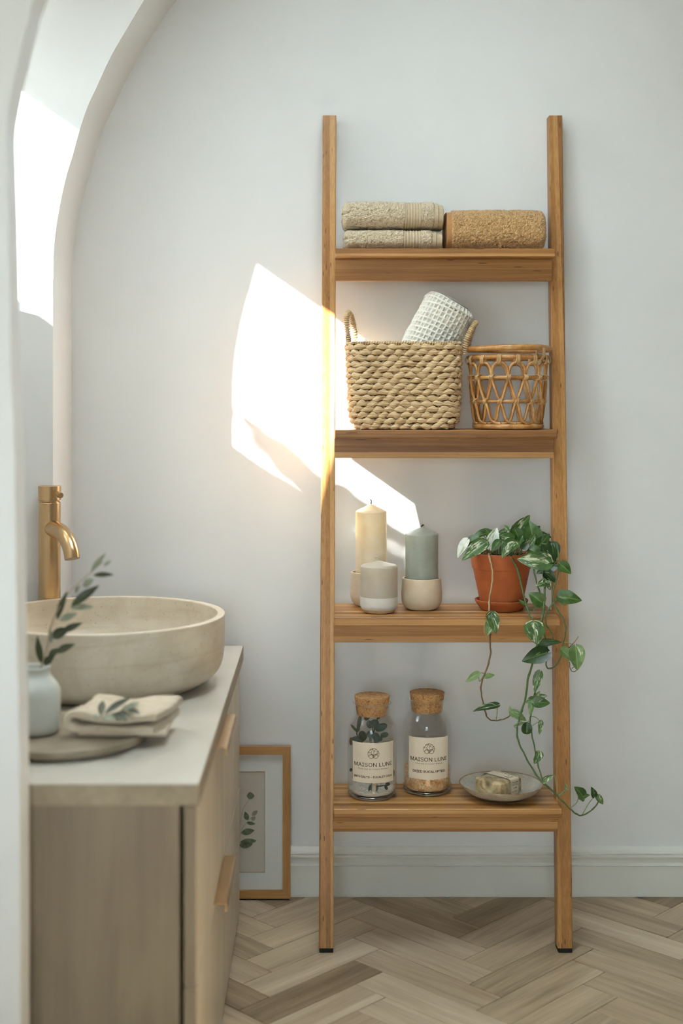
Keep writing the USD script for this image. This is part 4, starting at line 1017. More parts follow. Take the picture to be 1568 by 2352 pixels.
def pad(x0, x1, y0, y1, z0, z1, e0, e1, amp, seed, power=2.8, nx=None, nt=170, ridge=None, notch=0.0, fr=230.0, crown=0.0):
    """A folded cloth body along x: a soft-edged section, ends rounded over e0 and e1; amp: depth of the pile; notch: the fold line in the left end."""
    nx = nx or int((x1 - x0) / 0.0012) + 8
    u = np.linspace(0, 1, nx)
    x = x0 + (x1 - x0) * u
    th = np.linspace(0, 2 * np.pi, nt, endpoint=False)
    c, s = np.cos(th), np.sin(th)
    sy = np.sign(c) * np.abs(c) ** (2 / power); sz = np.sign(s) * np.abs(s) ** (2 / power)
    cy, cz, hy, hz = (y0 + y1) / 2, (z0 + z1) / 2, (y1 - y0) / 2, (z1 - z0) / 2
    V = np.zeros((nx, nt, 3))
    for i, xi in enumerate(x):
        k = 1.0
        if e0 and xi - x0 < e0:
            q = 1 - (xi - x0) / e0
            k = math.sqrt(max(0, 1 - q * q))
        if e1 and x1 - xi < e1:
            q = 1 - (x1 - xi) / e1
            k = min(k, math.sqrt(max(0, 1 - q * q)))
        rz = hz - (1 - k) * min(hz, max(e0, e1) * 1.0)
        ry = hy - (1 - k) * min(hy, max(e0, e1) * 1.0)
        V[i, :, 0] = xi
        V[i, :, 1] = cy + ry * sy
        V[i, :, 2] = cz + rz * sz + crown * (1 - (2 * u[i] - 1) ** 2) * (s > 0) * s
        if notch and xi - x0 < 0.03:                        # the crease where two layers meet
            g = np.exp(-(sz * hz / 0.0035) ** 2) * notch * (1 - (xi - x0) / 0.03)
            V[i, :, 0] += g * 0.7
            V[i, :, 1] -= g * sy * 0.6
    if ridge is not None:
        w, n = ridge
        add = w * (0.5 - 0.5 * np.cos(2 * np.pi * u * n))
        V[:, :, 1] += add[:, None] * sy * 1.0
        V[:, :, 2] += add[:, None] * sz * 1.0
    if amp:
        p = V.reshape(-1, 3)
        nz = meshkit.noise(p * fr, seed) * 0.65 + meshkit.noise(p * fr * 2.1, seed + 7) * 0.35 - 0.5
        lump = meshkit.fbm(p * 35, 2, seed + 3) - 0.5
        d = (amp * 2.0 * nz + 0.0035 * lump).reshape(nx, nt)
        V[:, :, 1] += d * sy; V[:, :, 2] += d * sz * 0.9
        V[0, :, 0] -= np.abs(d[0]); V[-1, :, 0] += np.abs(d[-1])
    V[:, :, 2] = np.maximum(V[:, :, 2], z0)
    i, j = np.meshgrid(np.arange(nx - 1), np.arange(nt), indexing='ij')
    q = np.stack([i * nt + j, i * nt + (j + 1) % nt, (i + 1) * nt + (j + 1) % nt, (i + 1) * nt + j], -1).reshape(-1, 4)
    f = np.vstack([q[:, [0, 1, 2]], q[:, [0, 2, 3]]])
    v = V.reshape(-1, 3); n = len(v)
    jj = np.arange(nt)
    v = np.vstack([v, v[:nt].mean(0), v[n - nt:].mean(0)])
    f = np.vstack([f, np.c_[np.full(nt, n), (jj + 1) % nt, jj], np.c_[np.full(nt, n + 1), n - nt + jj, n - nt + (jj + 1) % nt]])
    m = trimesh.Trimesh(v, f, process=False)
    if m.volume < 0:
        m.faces = m.faces[:, ::-1]
    return m


TF, TB = -0.158, -0.030
td = 0.156
za, zb_, zc_ = S1 + 0.0006, PZ(520.5, td), PZ(459, td)
zb = za + (PZ(519, td) - PZ(568, td)) * 1.0
for k, (lo_, hi_, xs4, lab) in enumerate([(za, zb, (790, 929, 966, 993, 1003, 1016), 'lower folded beige terry towel with a ribbed border, at the bottom of the stack'), (zb + 0.0008, PZ(458, td), (787, 932, 967, 998, 1008, 1019), 'upper folded beige terry towel with a ribbed border, on top of the other')]):
    t = thing('folded_towel', lab, 'towel', (PX(900, td), -0.095, lo_))
    X = [PX(p, td) for p in xs4]
    obj('terry_body', pad(X[0], X[1] + 0.001, TF, TB, lo_, hi_, 0.014, 0.004, 0.0022, 11 + k, notch=0.008), M['terry_beige'], t, True)
    g = 0.0016
    obj('ribbed_border', pad(X[1] - 0.002, X[2] + 0.002, TF + g, TB - g, lo_ + 0.0004, hi_ - g - 0.0006, 0.001, 0.001, 0, 0, nx=96, ridge=(0.0016, 6)), M['weave_beige'], t, 50)
    obj('terry_strip', pad(X[2], X[3], TF, TB, lo_, hi_ - 0.0006, 0.003, 0.004, 0.0020, 21 + k), M['terry_beige'], t, True)
    hh = hi_ - lo_
    obj('hem', pad(X[3] - 0.003, X[4], TF + 0.003, TB, lo_ + 0.0005, hi_ - hh * 0.06, 0.001, 0.002, 0.0002, 5, nx=24), M['weave_beige'], t, 50)
    obj('hem', pad(X[4] - 0.003, X[5], TF + 0.007, TB, lo_ + 0.001, hi_ - hh * (0.12 if k else 0.12), 0.001, 0.002, 0.0002, 6, nx=24), M['weave_beige'], t, 50)
t = thing('folded_towel', 'thick folded caramel brown terry towel at the right of the beige ones', 'towel', (PX(1140, td), -0.095, za))
hi_ = PZ(478, td)
xa, xb = PX(1027, td), PX(1256, td)
obj('terry_body', pad(xa + 0.010, xb, TF, TB, za, hi_, 0.005, 0.016, 0.0028, 31, nt=240, fr=200, crown=0.002), M['terry_brown'], t, True)
obj('hem', pad(xa - 0.0005, xa + 0.013, TF + 0.0035, TB, za + 0.0005, hi_ - 0.004, 0.002, 0.001, 0.0003, 8, nx=24), M['weave_brown'], t, 50)

# ------------------------------------------------------------------ the second board: the seagrass basket with its rolled cloth
M['seagrass'] = mat('seagrass', {'g': ('geometry', {}), 'm': ('mapping', {'scale': (34, 60, 430)}), 'n': ('noise_texture', {'scale': 1.0, 'detail': 4, 'distortion': 1.0}), 'n2': ('noise_texture', {'scale': 38.0, 'detail': 3}), 'a': ('math', {'math_type': 'multiply_add', 'value2': 0.85}), 'a2': ('math', {'math_type': 'multiply_add', 'value2': 0.42, 'value3': 0.0}), 'r': ('rgb_ramp', {'ramp': [(0.24, lin('9f7a4d')), (0.44, lin('d6b98e')), (0.66, lin('e6d2b0')), (0.95, lin('ece0cc'))]}), 'b': ('bump', {'strength': 0.8, 'distance': 0.0022}), 'p': ('principled_bsdf', {'roughness': 0.62})},
                   [('g.position', 'm.vector'), ('m.vector', 'n.vector'), ('g.position', 'n2.vector'), ('n.fac', 'a.value1'), ('g.random_per_island', 'a2.value1'), ('a2.value', 'a.value3'), ('a.value', 'r.fac'), ('r.color', 'p.base_color'), ('n.fac', 'b.height'), ('b.normal', 'p.normal')])
M['basket_in'] = plain('basket_inside', '7a5c38', 0.9)
M['cotton'] = mottled('waffle_cotton', 'e0dcd0', 'e6e3d9', 80, 0.95, bump=0.25, bscale=1600, dist=0.0006, sheen_weight=0.2)
zb0 = S2 + 0.0006
zbt = PZ(787, 0.205)
BX0b, BX1b, BX0t, BX1t = PX(806, 0.195), PX(1054, 0.195), PX(796, 0.195), PX(1060, 0.195)
BY0, BY1 = -0.214, -0.052


def basket_ring(f, n, out=0.0):
    """n points and outward normals round the basket at height fraction f, starting at the middle of the back."""
    x0, x1 = BX0b + (BX0t - BX0b) * f, BX1b + (BX1t - BX1b) * f
    if f < 0.18:
        q = 0.020 * (1 - f / 0.18) ** 2
        x0 += q; x1 -= q
    g = Polygon([(x0, BY0), (x1, BY0), (x1, BY1), (x0, BY1)]).buffer(-0.040, join_style=2).buffer(0.040 + out, quad_segs=16)
    ls = LineString(g.exterior.coords)
    if not g.exterior.is_ccw:
        ls = LineString(list(g.exterior.coords)[::-1])
    s0 = ls.project(__import__('shapely').geometry.Point((x0 + x1) / 2, BY1 + out))
    pts = np.array([ls.interpolate((s0 + k * ls.length / n) % ls.length).coords[0] for k in range(n)])
    tg = np.roll(pts, -1, 0) - np.roll(pts, 1, 0)
    tg /= np.linalg.norm(tg, axis=1, keepdims=True)
    return pts, tg, np.c_[tg[:, 1], -tg[:, 0]], ls.length


bk = thing('seagrass_basket', 'chunky woven seagrass basket with looped handles on the second board', 'basket', ((BX0b + BX1b) / 2, (BY0 + BY1) / 2, zb0))
sh_o = [basket_ring(f, 96, -0.006)[0] for f in np.linspace(0, 1, 12)]
shell = np.stack([np.c_[q, np.full(96, zb0 + 0.004 + f * (zbt - zb0 - 0.006))] for f, q in zip(np.linspace(0, 1, 12), sh_o)])
shell = np.concatenate([shell, shell[:, :1]], 1)
s1 = grid_mesh(shell)
s2 = grid_mesh(shell * 1.0); s2.faces = s2.faces[:, ::-1]
inn = np.stack([np.c_[basket_ring(f, 96, -0.010)[0], np.full(96, zb0 + 0.004 + f * (zbt - zb0 - 0.006))] for f in np.linspace(0, 1, 12)])
inn = np.concatenate([inn, inn[:, :1]], 1)
s2 = grid_mesh(inn); s2.faces = s2.faces[:, ::-1]
obj('inner_wall', join(s1, s2, prism(Polygon(sh_o[0]), zb0 + 0.001, zb0 + 0.006, 'z')), M['basket_in'], bk)
rg = random.Random(21)
sph = trimesh.creation.uv_sphere(1.0, count=[12, 16])
sv, sf = np.array(sph.vertices), np.array(sph.faces)


def strand(c, t, n, L, W, T, tilt, rg, up=(0, 0, 1)):
    """One visible turn of a twisted strand: a plump spindle."""
    v = sv.copy()
    k = np.abs(v[:, 0])
    prof = (1 - 0.62 * k ** 2) * (1 + 0.10 * np.sin(3 * np.arctan2(v[:, 2], v[:, 1]) + 5.5 * v[:, 0] + rg.uniform(0, 6)))
    v = np.c_[v[:, 0] * L / 2, v[:, 1] * T / 2 * prof ** 0.6, v[:, 2] * W / 2 * prof ** 0.9]
    v[:, 2] += 0.12 * W * np.sin(v[:, 0] / L * 5 + rg.uniform(0, 3))
    a = tilt
    x, z = v[:, 0] * math.cos(a) - v[:, 2] * math.sin(a), v[:, 0] * math.sin(a) + v[:, 2] * math.cos(a)
    up = np.asarray(up, float)
    return trimesh.Trimesh(np.asarray(c) + np.outer(x, t) + np.outer(v[:, 1], n) + np.outer(z, up), sf, process=False)


NR = 15
pitch = (zbt - 0.004 - zb0) / NR
for r_ in range(NR):
    f = (r_ + 0.5) / NR
    z = zb0 + pitch * (r_ + 0.5)
    nl = 30
    pts, tg, nm, per = basket_ring(f, nl * 2, 0.0)
    ms = []
    for k in range(nl):
        i = (2 * k + (r_ % 2)) % (2 * nl)
        # one bold turn over the stake, a shallower one between
        t3, n3 = np.r_[tg[i], 0], np.r_[nm[i], 0]
        L, W, T = per / nl * rg.uniform(1.10, 1.36), pitch * rg.uniform(1.00, 1.28), 0.0125 * rg.uniform(0.85, 1.2)
        c = np.r_[pts[i], z + rg.uniform(-0.0012, 0.0012)] + n3 * (-0.0015 + rg.uniform(-0.001, 0.0015))
        c[2] = max(c[2], zb0 + W / 2 * 0.92)
        ms.append(strand(c, t3, n3, L, W, T, rg.uniform(0.02, 0.20), rg))
        i2 = (i + 1) % (2 * nl)
        t3, n3 = np.r_[tg[i2], 0], np.r_[nm[i2], 0]
        c = np.r_[pts[i2], z] - n3 * 0.0042
        c[2] = max(c[2], zb0 + 0.006)
        ms.append(strand(c, t3, n3, per / nl * 0.8, pitch * 0.85, 0.008, rg.uniform(0.0, 0.3), rg))
    obj('woven_row', join(*ms), M['seagrass'], bk, True)
pts, tg, nm, per = basket_ring(1.0, 130, -0.002)
ms = []
for i in range(130):
    t3, n3 = np.r_[tg[i], 0], np.r_[nm[i], 0]
    ms.append(strand(np.r_[pts[i], zbt - 0.001 + rg.uniform(-.0006, .0006)], t3, n3, 0.0115, 0.0060, 0.0085, 0.95 + rg.uniform(-.2, .2), rg))
obj('rim_binding', join(*ms), M['seagrass'], bk, True)


def wrapped(path, r, turns, name='handle'):
    """A cord wound round a loop: its core and each turn of the winding."""
    p = spline(path, turns)
    t = np.gradient(p, axis=0); t /= np.linalg.norm(t, axis=1, keepdims=True)
    ms = [tube(p, r * 0.8, 10)]
    a = np.array([0.3, -1, 0.2])
    tor = []
    for k in range(turns):
        e1 = np.cross(t[k], a); e1 /= np.linalg.norm(e1); e2 = np.cross(t[k], e1)
        an = np.linspace(0, 2 * np.pi, 15)
        w = 0.35 * r
        c = p[k] + np.outer(np.cos(an), e1) * r + np.outer(np.sin(an), e2) * r + np.outer(np.sin(an) * w, t[k])
        ms.append(tube(c, 0.0022 * rg.uniform(0.8, 1.15), 6, caps=False))
    return obj(name, join(*ms), M['seagrass'], bk, True)


wrapped([P(802, 800, .170), P(799, 770, .172), P(795, 735, .165), P(799, 719, .148), P(806, 726, .132), P(812, 750, .122), P(817, 786, .118)], 0.0052, 40)
wrapped([P(1066, 812, .175), P(1071, 782, .172), P(1082, 757, .160), P(1092, 742, .140), P(1086, 752, .115), P(1078, 778, .100), P(1072, 800, .098)], 0.0052, 38)
# the cotton lining that shows at the rim
lp = spline([P(805, 786, .11), P(818, 777, .12), P(832, 777, .13), P(846, 784, .14)], 20)
lr = np.stack([lp + np.array([0, -0.004, -0.012]), lp + np.array([0, -.003, -0.002]), lp + np.array([0, 0, .0012]), lp + np.array([0, .004, -0.002]), lp + np.array([0, 0.005, -0.012])], 1)
obj('lining', grid_mesh(lr), M['cotton'], bk, True)

# the rolled waffle cloth
ax = np.array([0.455, 0.14, 0.885]); ax /= np.linalg.norm(ax)
s_ = np.cross(ax, [0, -1, 0]); s_ /= np.linalg.norm(s_)
n_ = np.cross(ax, s_)
top = P(1032, 698, 0.105)
LC = 0.19
bot = top - ax * LC
RC = 0.0640
NT, NL = 32 * 12, 14 * 12
th = np.linspace(0, 2 * np.pi, NT, endpoint=False)
lz = np.linspace(0, 1, NL + 1)
T_, Z_ = np.meshgrid(th, lz, indexing='ij')
ph1, ph2 = T_ * 32 / (2 * np.pi), Z_ * 14
_ss = lambda x: x * x * (3 - 2 * x)
rid = lambda p: _ss(np.clip((np.abs(np.cos(np.pi * p)) - 0.66) / 0.30, 0, 1))
H_ = np.maximum(rid(ph1), rid(ph2))
pt_ = np.stack([np.cos(T_), np.sin(T_), Z_ * 3], -1)
H_ = H_ * (0.85 + 0.3 * meshkit.noise(pt_ * 9, 3))
lump = meshkit.fbm(pt_ * 1.6, 2, 5) - 0.5
fall = 1 - 0.12 * np.clip((Z_ - 0.93) / 0.07, 0, 1) ** 2
Rr = (RC + 0.0065 * (H_ - 0.75) + 0.007 * lump) * fall * (1 + 0.05 * np.cos(T_ - 1.0))
V = bot + (np.cos(T_) * Rr)[..., None] * s_ + (np.sin(T_) * Rr)[..., None] * n_ + (Z_ * LC + 0.004 * np.sin(T_ * 2 + 1) * (Z_ > 0.9))[..., None] * ax
V = np.concatenate([V, V[:1]], 0)
body = grid_mesh(V)
# the rolled end: a spiral of cloth edges
rs = np.linspace(0.02, 1, 40); an = np.linspace(0, 2 * np.pi, NT + 1)
RR, AA = np.meshgrid(rs, an, indexing='ij')
edge = np.concatenate([Rr[:, -1], Rr[:1, -1]])
ph = (RR * 4.0 + AA / (2 * np.pi)) % 1.0
hgt = 0.004 * np.sin(np.pi * ph) ** 0.6 - 0.0065 + 0.005 * (RR ** 8)
E3 = bot + ax * LC + (np.cos(AA) * RR * edge[None])[..., None] * s_ + (np.sin(AA) * RR * edge[None])[..., None] * n_ + hgt[..., None] * ax
wt = thing('rolled_cloth', 'off-white waffle-weave cloth rolled up and standing in the seagrass basket', 'cloth', bot)
for m_ in (body,):
    if (np.cross(m_.vertices[m_.faces[0][1]] - m_.vertices[m_.faces[0][0]], m_.vertices[m_.faces[0][2]] - m_.vertices[m_.faces[0][0]]) @ (m_.vertices[m_.faces[0][0]] - bot)) < 0:
        m_.faces = m_.faces[:, ::-1]
obj('waffle_roll', body, M['cotton'], wt, True)
obj('rolled_end', grid_mesh(E3), M['cotton'], wt, True)

# ------------------------------------------------------------------ the open rattan basket
M['rattan'] = mat('rattan', {'g': ('geometry', {}), 'n': ('noise_texture', {'scale': 30.0, 'detail': 4}), 'n2': ('noise_texture', {'scale': 240.0, 'detail': 2}), 'a': ('math', {'math_type': 'multiply_add', 'value2': 0.25}), 'r': ('rgb_ramp', {'ramp': [(0.35, lin('8f5c2c')), (0.6, lin('b9844a')), (0.85, lin('d2a669'))]}), 'p': ('principled_bsdf', {'roughness': 0.30, 'coat_weight': 0.2})},
                   [('g.position', 'n.vector'), ('g.position', 'n2.vector'), ('n2.fac', 'a.value1'), ('n.fac', 'a.value3'), ('a.value', 'r.fac'), ('r.color', 'p.base_color')])
M['rattan_pale'] = mottled('rattan_peel', 'b98d57', 'd6b27e', 90, 0.4)
rd = 0.142
RCX, RCY = PX(1166, rd), -rd
ra = thing('rattan_basket', 'small open-work honey rattan basket beside the seagrass basket', 'basket', (RCX, RCY, zb0))
z_top, z_2, z_a, z_m1, z_m2, z_b = PZ(802, rd), PZ(822, rd), PZ(835, rd), PZ(868, rd), PZ(922, rd), zb0 + 0.0072
rr_ = lambda z: np.interp(z, [zb0, zb0 + 0.02, z_top], [0.0770, 0.0800, 0.0985])
pt = lambda a, z, o=0.0: np.array([RCX + (rr_(z) + o) * math.sin(a), RCY - (rr_(z) + o) * math.cos(a), z])
circ = lambda z, o=0.0: np.array([pt(a, z, o) for a in np.linspace(0, 2 * np.pi, 73)])


def hoop(z, r, o=0.0, wob=0.0):
    c = circ(z, o)
    c[:, 2] += wob * np.sin(np.linspace(0, 2 * np.pi, 73) * 2 + 0.6)
    ring = c[:-1]
    t = np.roll(ring, -1, 0) - np.roll(ring, 1, 0); t /= np.linalg.norm(t, axis=1, keepdims=True)
    nrm = np.c_[t[:, 1], -t[:, 0], np.zeros(72)]
    an = np.arange(12) * 2 * np.pi / 12
    v = ring[:, None] + r * (np.cos(an)[None, :, None] * nrm[:, None] + np.sin(an)[None, :, None] * np.array([0, 0, 1.0]))
    i, j = np.meshgrid(np.arange(72), np.arange(12), indexing='ij')
    q = np.stack([i * 12 + j, i * 12 + (j + 1) % 12, ((i + 1) % 72) * 12 + (j + 1) % 12, ((i + 1) % 72) * 12 + j], -1).reshape(-1, 4)
    return trimesh.Trimesh(v.reshape(-1, 3), np.vstack([q[:, [0, 2, 1]], q[:, [0, 3, 2]]]), process=False)


obj('top_hoop', hoop(z_top, 0.0070, 0.001, 0.0012), M['rattan'], ra, True)
obj('hoop', hoop(z_2, 0.0055, -0.002), M['rattan'], ra, True)
obj('hoop', hoop(z_m1, 0.0042, -0.006), M['rattan'], ra, True)
obj('hoop', hoop(z_m2, 0.0042, -0.006), M['rattan'], ra, True)
obj('base_hoop', hoop(z_b, 0.0068, 0.002), M['rattan'], ra, True)
obj('base_disc', lathe([(0, zb0 + 0.004), (0.074, zb0 + 0.004), (0.074, zb0 + 0.010), (0, zb0 + 0.010)], (RCX, RCY, 0), 48), M['rattan'], ra, 30)
NA = 14
dl = 2 * np.pi / NA
prof = [(0.0, z_a), (0.18, z_a - 0.0012), (0.36, z_a - 0.008), (0.46, z_a - 0.020), (0.50, z_m1), (0.62, z_m1 - 0.016), (0.85, z_m2 + 0.012), (1.0, z_m2), (1.15, z_m2 - 0.016), (1.32, zb0 + 0.026), (1.55, zb0 + 0.0175), (1.80, zb0 + 0.0150), (2.0, zb0 + 0.0145)]
for k in range(NA):
    a0 = k * dl + 0.10
    left = [pt(a0 - q * dl, z, -0.0030 if q > 0.55 else 0.0) for q, z in prof][::-1]
    right = [pt(a0 + q * dl, z, 0.0032 if q > 0.55 else 0.0) for q, z in prof][1:]
    obj('arched_rod', tube(spline(left + right, 90), 0.0034, 9), M['rattan'], ra, True)


def binding(c, a, w, h, horiz):
    """Peel wound round a crossing: four flat turns."""
    out = np.array([math.sin(a), -math.cos(a), 0]); side = np.array([math.cos(a), math.sin(a), 0]); up = np.array([0, 0, 1.0])
    ms = []
    for q in range(4):
        an = np.linspace(0, 2 * np.pi, 17)
        o = (q - 1.5) * 0.0026
        if horiz:
            c3 = c + np.outer(np.cos(an) * w, out) + np.outer(np.sin(an) * h, up) + np.outer(np.full(17, o) + 0.0012 * np.sin(an), side)
        else:
            c3 = c + np.outer(np.cos(an) * w, out) + np.outer(np.sin(an) * h, side) + np.outer(np.full(17, o) + 0.0012 * np.sin(an), up)
        ms.append(tube(c3, 0.0015, 6, caps=False))
    return join(*ms)


for k in range(NA):
    a0 = k * dl + 0.10
    obj('binding', binding(pt(a0, (z_2 + z_a) / 2 + 0.001, 0.0), a0, 0.0068, 0.0105, True), M['rattan_pale'], ra, True)
    obj('binding', binding(pt(a0 + dl / 2, z_m1, -0.001), a0 + dl / 2, 0.0080, 0.0064, True), M['rattan_pale'], ra, True)
    obj('binding', binding(pt(a0, z_m2, -0.001), a0, 0.0080, 0.0064, True), M['rattan_pale'], ra, True)
obj('binding', binding(pt(0.78, (z_2 + z_top) / 2, 0.0), 0.78, 0.0100, 0.0180, True), M['rattan_pale'], ra, True)
# ------------------------------------------------------------------ the pothos: vines and leaves, in pixel columns and rows with a distance
M['leaf'] = leaf_mat('pothos_green', '2c4a1e', '4d6e33', '7d9a58', rough=0.32)
M['leaf_dark'] = leaf_mat('pothos_dark', '1f3618', '35522a', '587842', patch='a9b98a', amount=0.0, rough=0.3)
M['leaf_var'] = leaf_mat('pothos_variegated', '335329', '567840', '97b07a', patch='d5d9bd', amount=0.32, rough=0.35)
M['leaf_white'] = leaf_mat('pothos_white', 'd3d8cc', 'e6e8e0', 'c5cfb6', patch='8fa877', amount=0.22, rough=0.35)
M['leaf_light'] = leaf_mat('pothos_light', '5a7c44', '7d995f', 'a0b684', patch='cdd3b4', amount=0.1, rough=0.4)
M['vine'] = mottled('vine_green', '37512a', '55703e', 120, 0.5)
M['vine_brown'] = mottled('vine_brown', '5a3a22', '7c6a3e', 40, 0.55)
M['vine_tan'] = mottled('vine_tan', 'a5865e', 'b59a72', 60, 0.6)
M['petiole'] = plain('petiole_green', '7c9160', 0.5)
vines = {
    'a': ([(1122, 1272, .225), (1124, 1281, .255), (1128, 1298, .262), (1131, 1318, .262), (1129, 1345, .262), (1124, 1372, .264), (1123, 1390, .27), (1124, 1412, .318)], .0024, .0021, 'vine_tan'),
    'b': ([(1124, 1410, .318), (1126, 1448, .322), (1125, 1475, .322), (1126, 1502, .322), (1118, 1535, .322), (1109, 1557, .322), (1104, 1580, .322), (1107, 1604, .322), (1113, 1632, .322), (1121, 1650, .322), (1134, 1655, .322), (1151, 1653, .322), (1165, 1648, .322), (1173, 1641, .322)], .0021, .0013, 'vine_brown'),
    'c': ([(1168, 1276, .232), (1176, 1284, .255), (1187, 1308, .262), (1195, 1336, .27), (1201, 1362, .275), (1206, 1380, .285), (1210, 1396, .31), (1220, 1420, .325), (1230, 1432, .33)], .0022, .0019, 'vine'),
    'd': ([(1215, 1276, .225), (1224, 1302, .262), (1230, 1330, .28), (1238, 1358, .30), (1246, 1384, .315), (1246, 1404, .325), (1244, 1428, .335), (1248, 1450, .335), (1254, 1475, .335), (1257, 1500, .335), (1254, 1530, .335), (1266, 1535, .335), (1277, 1527, .335), (1287, 1510, .335), (1291, 1492, .335)], .0020, .0016, 'vine'),
    'e': ([(1235, 1284, .24), (1246, 1306, .275), (1250, 1342, .30), (1250, 1374, .318), (1247, 1408, .332), (1242, 1432, .338), (1237, 1468, .34), (1230, 1492, .34), (1221, 1530, .34), (1212, 1560, .34), (1207, 1601, .34), (1199, 1628, .342), (1192, 1652, .345), (1187, 1676, .35), (1190, 1702, .355), (1204, 1733, .363), (1226, 1772, .372), (1246, 1797, .380), (1266, 1814, .384), (1285, 1834, .386), (1306, 1855, .386), (1321, 1868, .38), (1334, 1873, .375), (1351, 1866, .37), (1367, 1852, .365), (1377, 1836, .36)], .0027, .0016, 'vine'),
    'f': ([(1239, 1545, .335), (1228, 1590, .335), (1219, 1640, .338), (1217, 1662, .345), (1222, 1692, .352), (1230, 1730, .362), (1238, 1768, .372), (1250, 1797, .381), (1272, 1822, .386)], .0018, .0014, 'vine'),
    'g': ([(1262, 1256, .215), (1276, 1250, .25), (1281, 1268, .285), (1284, 1300, .305), (1278, 1330, .31), (1270, 1358, .315), (1274, 1390, .325), (1290, 1416, .33), (1299, 1440, .335), (1296, 1466, .335), (1290, 1490, .335)], .0018, .0013, 'vine'),
    'h': ([(1284, 1372, .32), (1264, 1392, .325), (1254, 1412, .33), (1255, 1436, .335), (1267, 1454, .335), (1272, 1475, .335)], .0018, .0014, 'vine'),
    'i': ([(1300, 1494, .333), (1314, 1480, .333), (1321, 1472, .333), (1328, 1462, .333)], .0010, .0005, 'vine_brown'),
    'j': ([(1291, 1492, .333), (1300, 1497, .333), (1312, 1500, .333), (1318, 1496, .333)], .0012, .0010, 'vine_brown'),
    'k': ([(1307, 1520, .333), (1310, 1538, .333), (1318, 1543, .333), (1325, 1537, .333), (1321, 1530, .33), (1312, 1536, .33)], .0009, .0007, 'vine_brown'),
    'l': ([(1114, 1428, .322), (1111, 1448, .325), (1118, 1468, .325), (1124, 1478, .323)], .0010, .0009, 'vine_tan'),
    'm': ([(1207, 1392, .30), (1222, 1404, .32), (1232, 1384, .32), (1246, 1384, .32)], .0011, .0010, 'vine'),
}
vp = {}
for k, (pts, r0, r1, m) in vines.items():
    p = spline([P(*q) for q in pts], 12 * len(pts))
    vp[k] = p
    w = 0.00035 * np.sin(np.arange(len(p)) * 0.55)
    rad = np.linspace(r0, r1, len(p))
    rad *= 1 + 0.25 * np.exp(-((np.arange(len(p)) % 31) - 15.0) ** 2 / 3)          # joints of the vine
    obj('vine', tube(p + np.c_[w, w * 0, w], rad, 9), M[m], POT, True)
allv = np.vstack([vp[k] for k in 'abcdefgh'])
heart = np.array([PC[0], PC[1], pzt - 0.006])
G, Dk, Vr, Wh, Lt = 'leaf', 'leaf_dark', 'leaf_var', 'leaf_white', 'leaf_light'
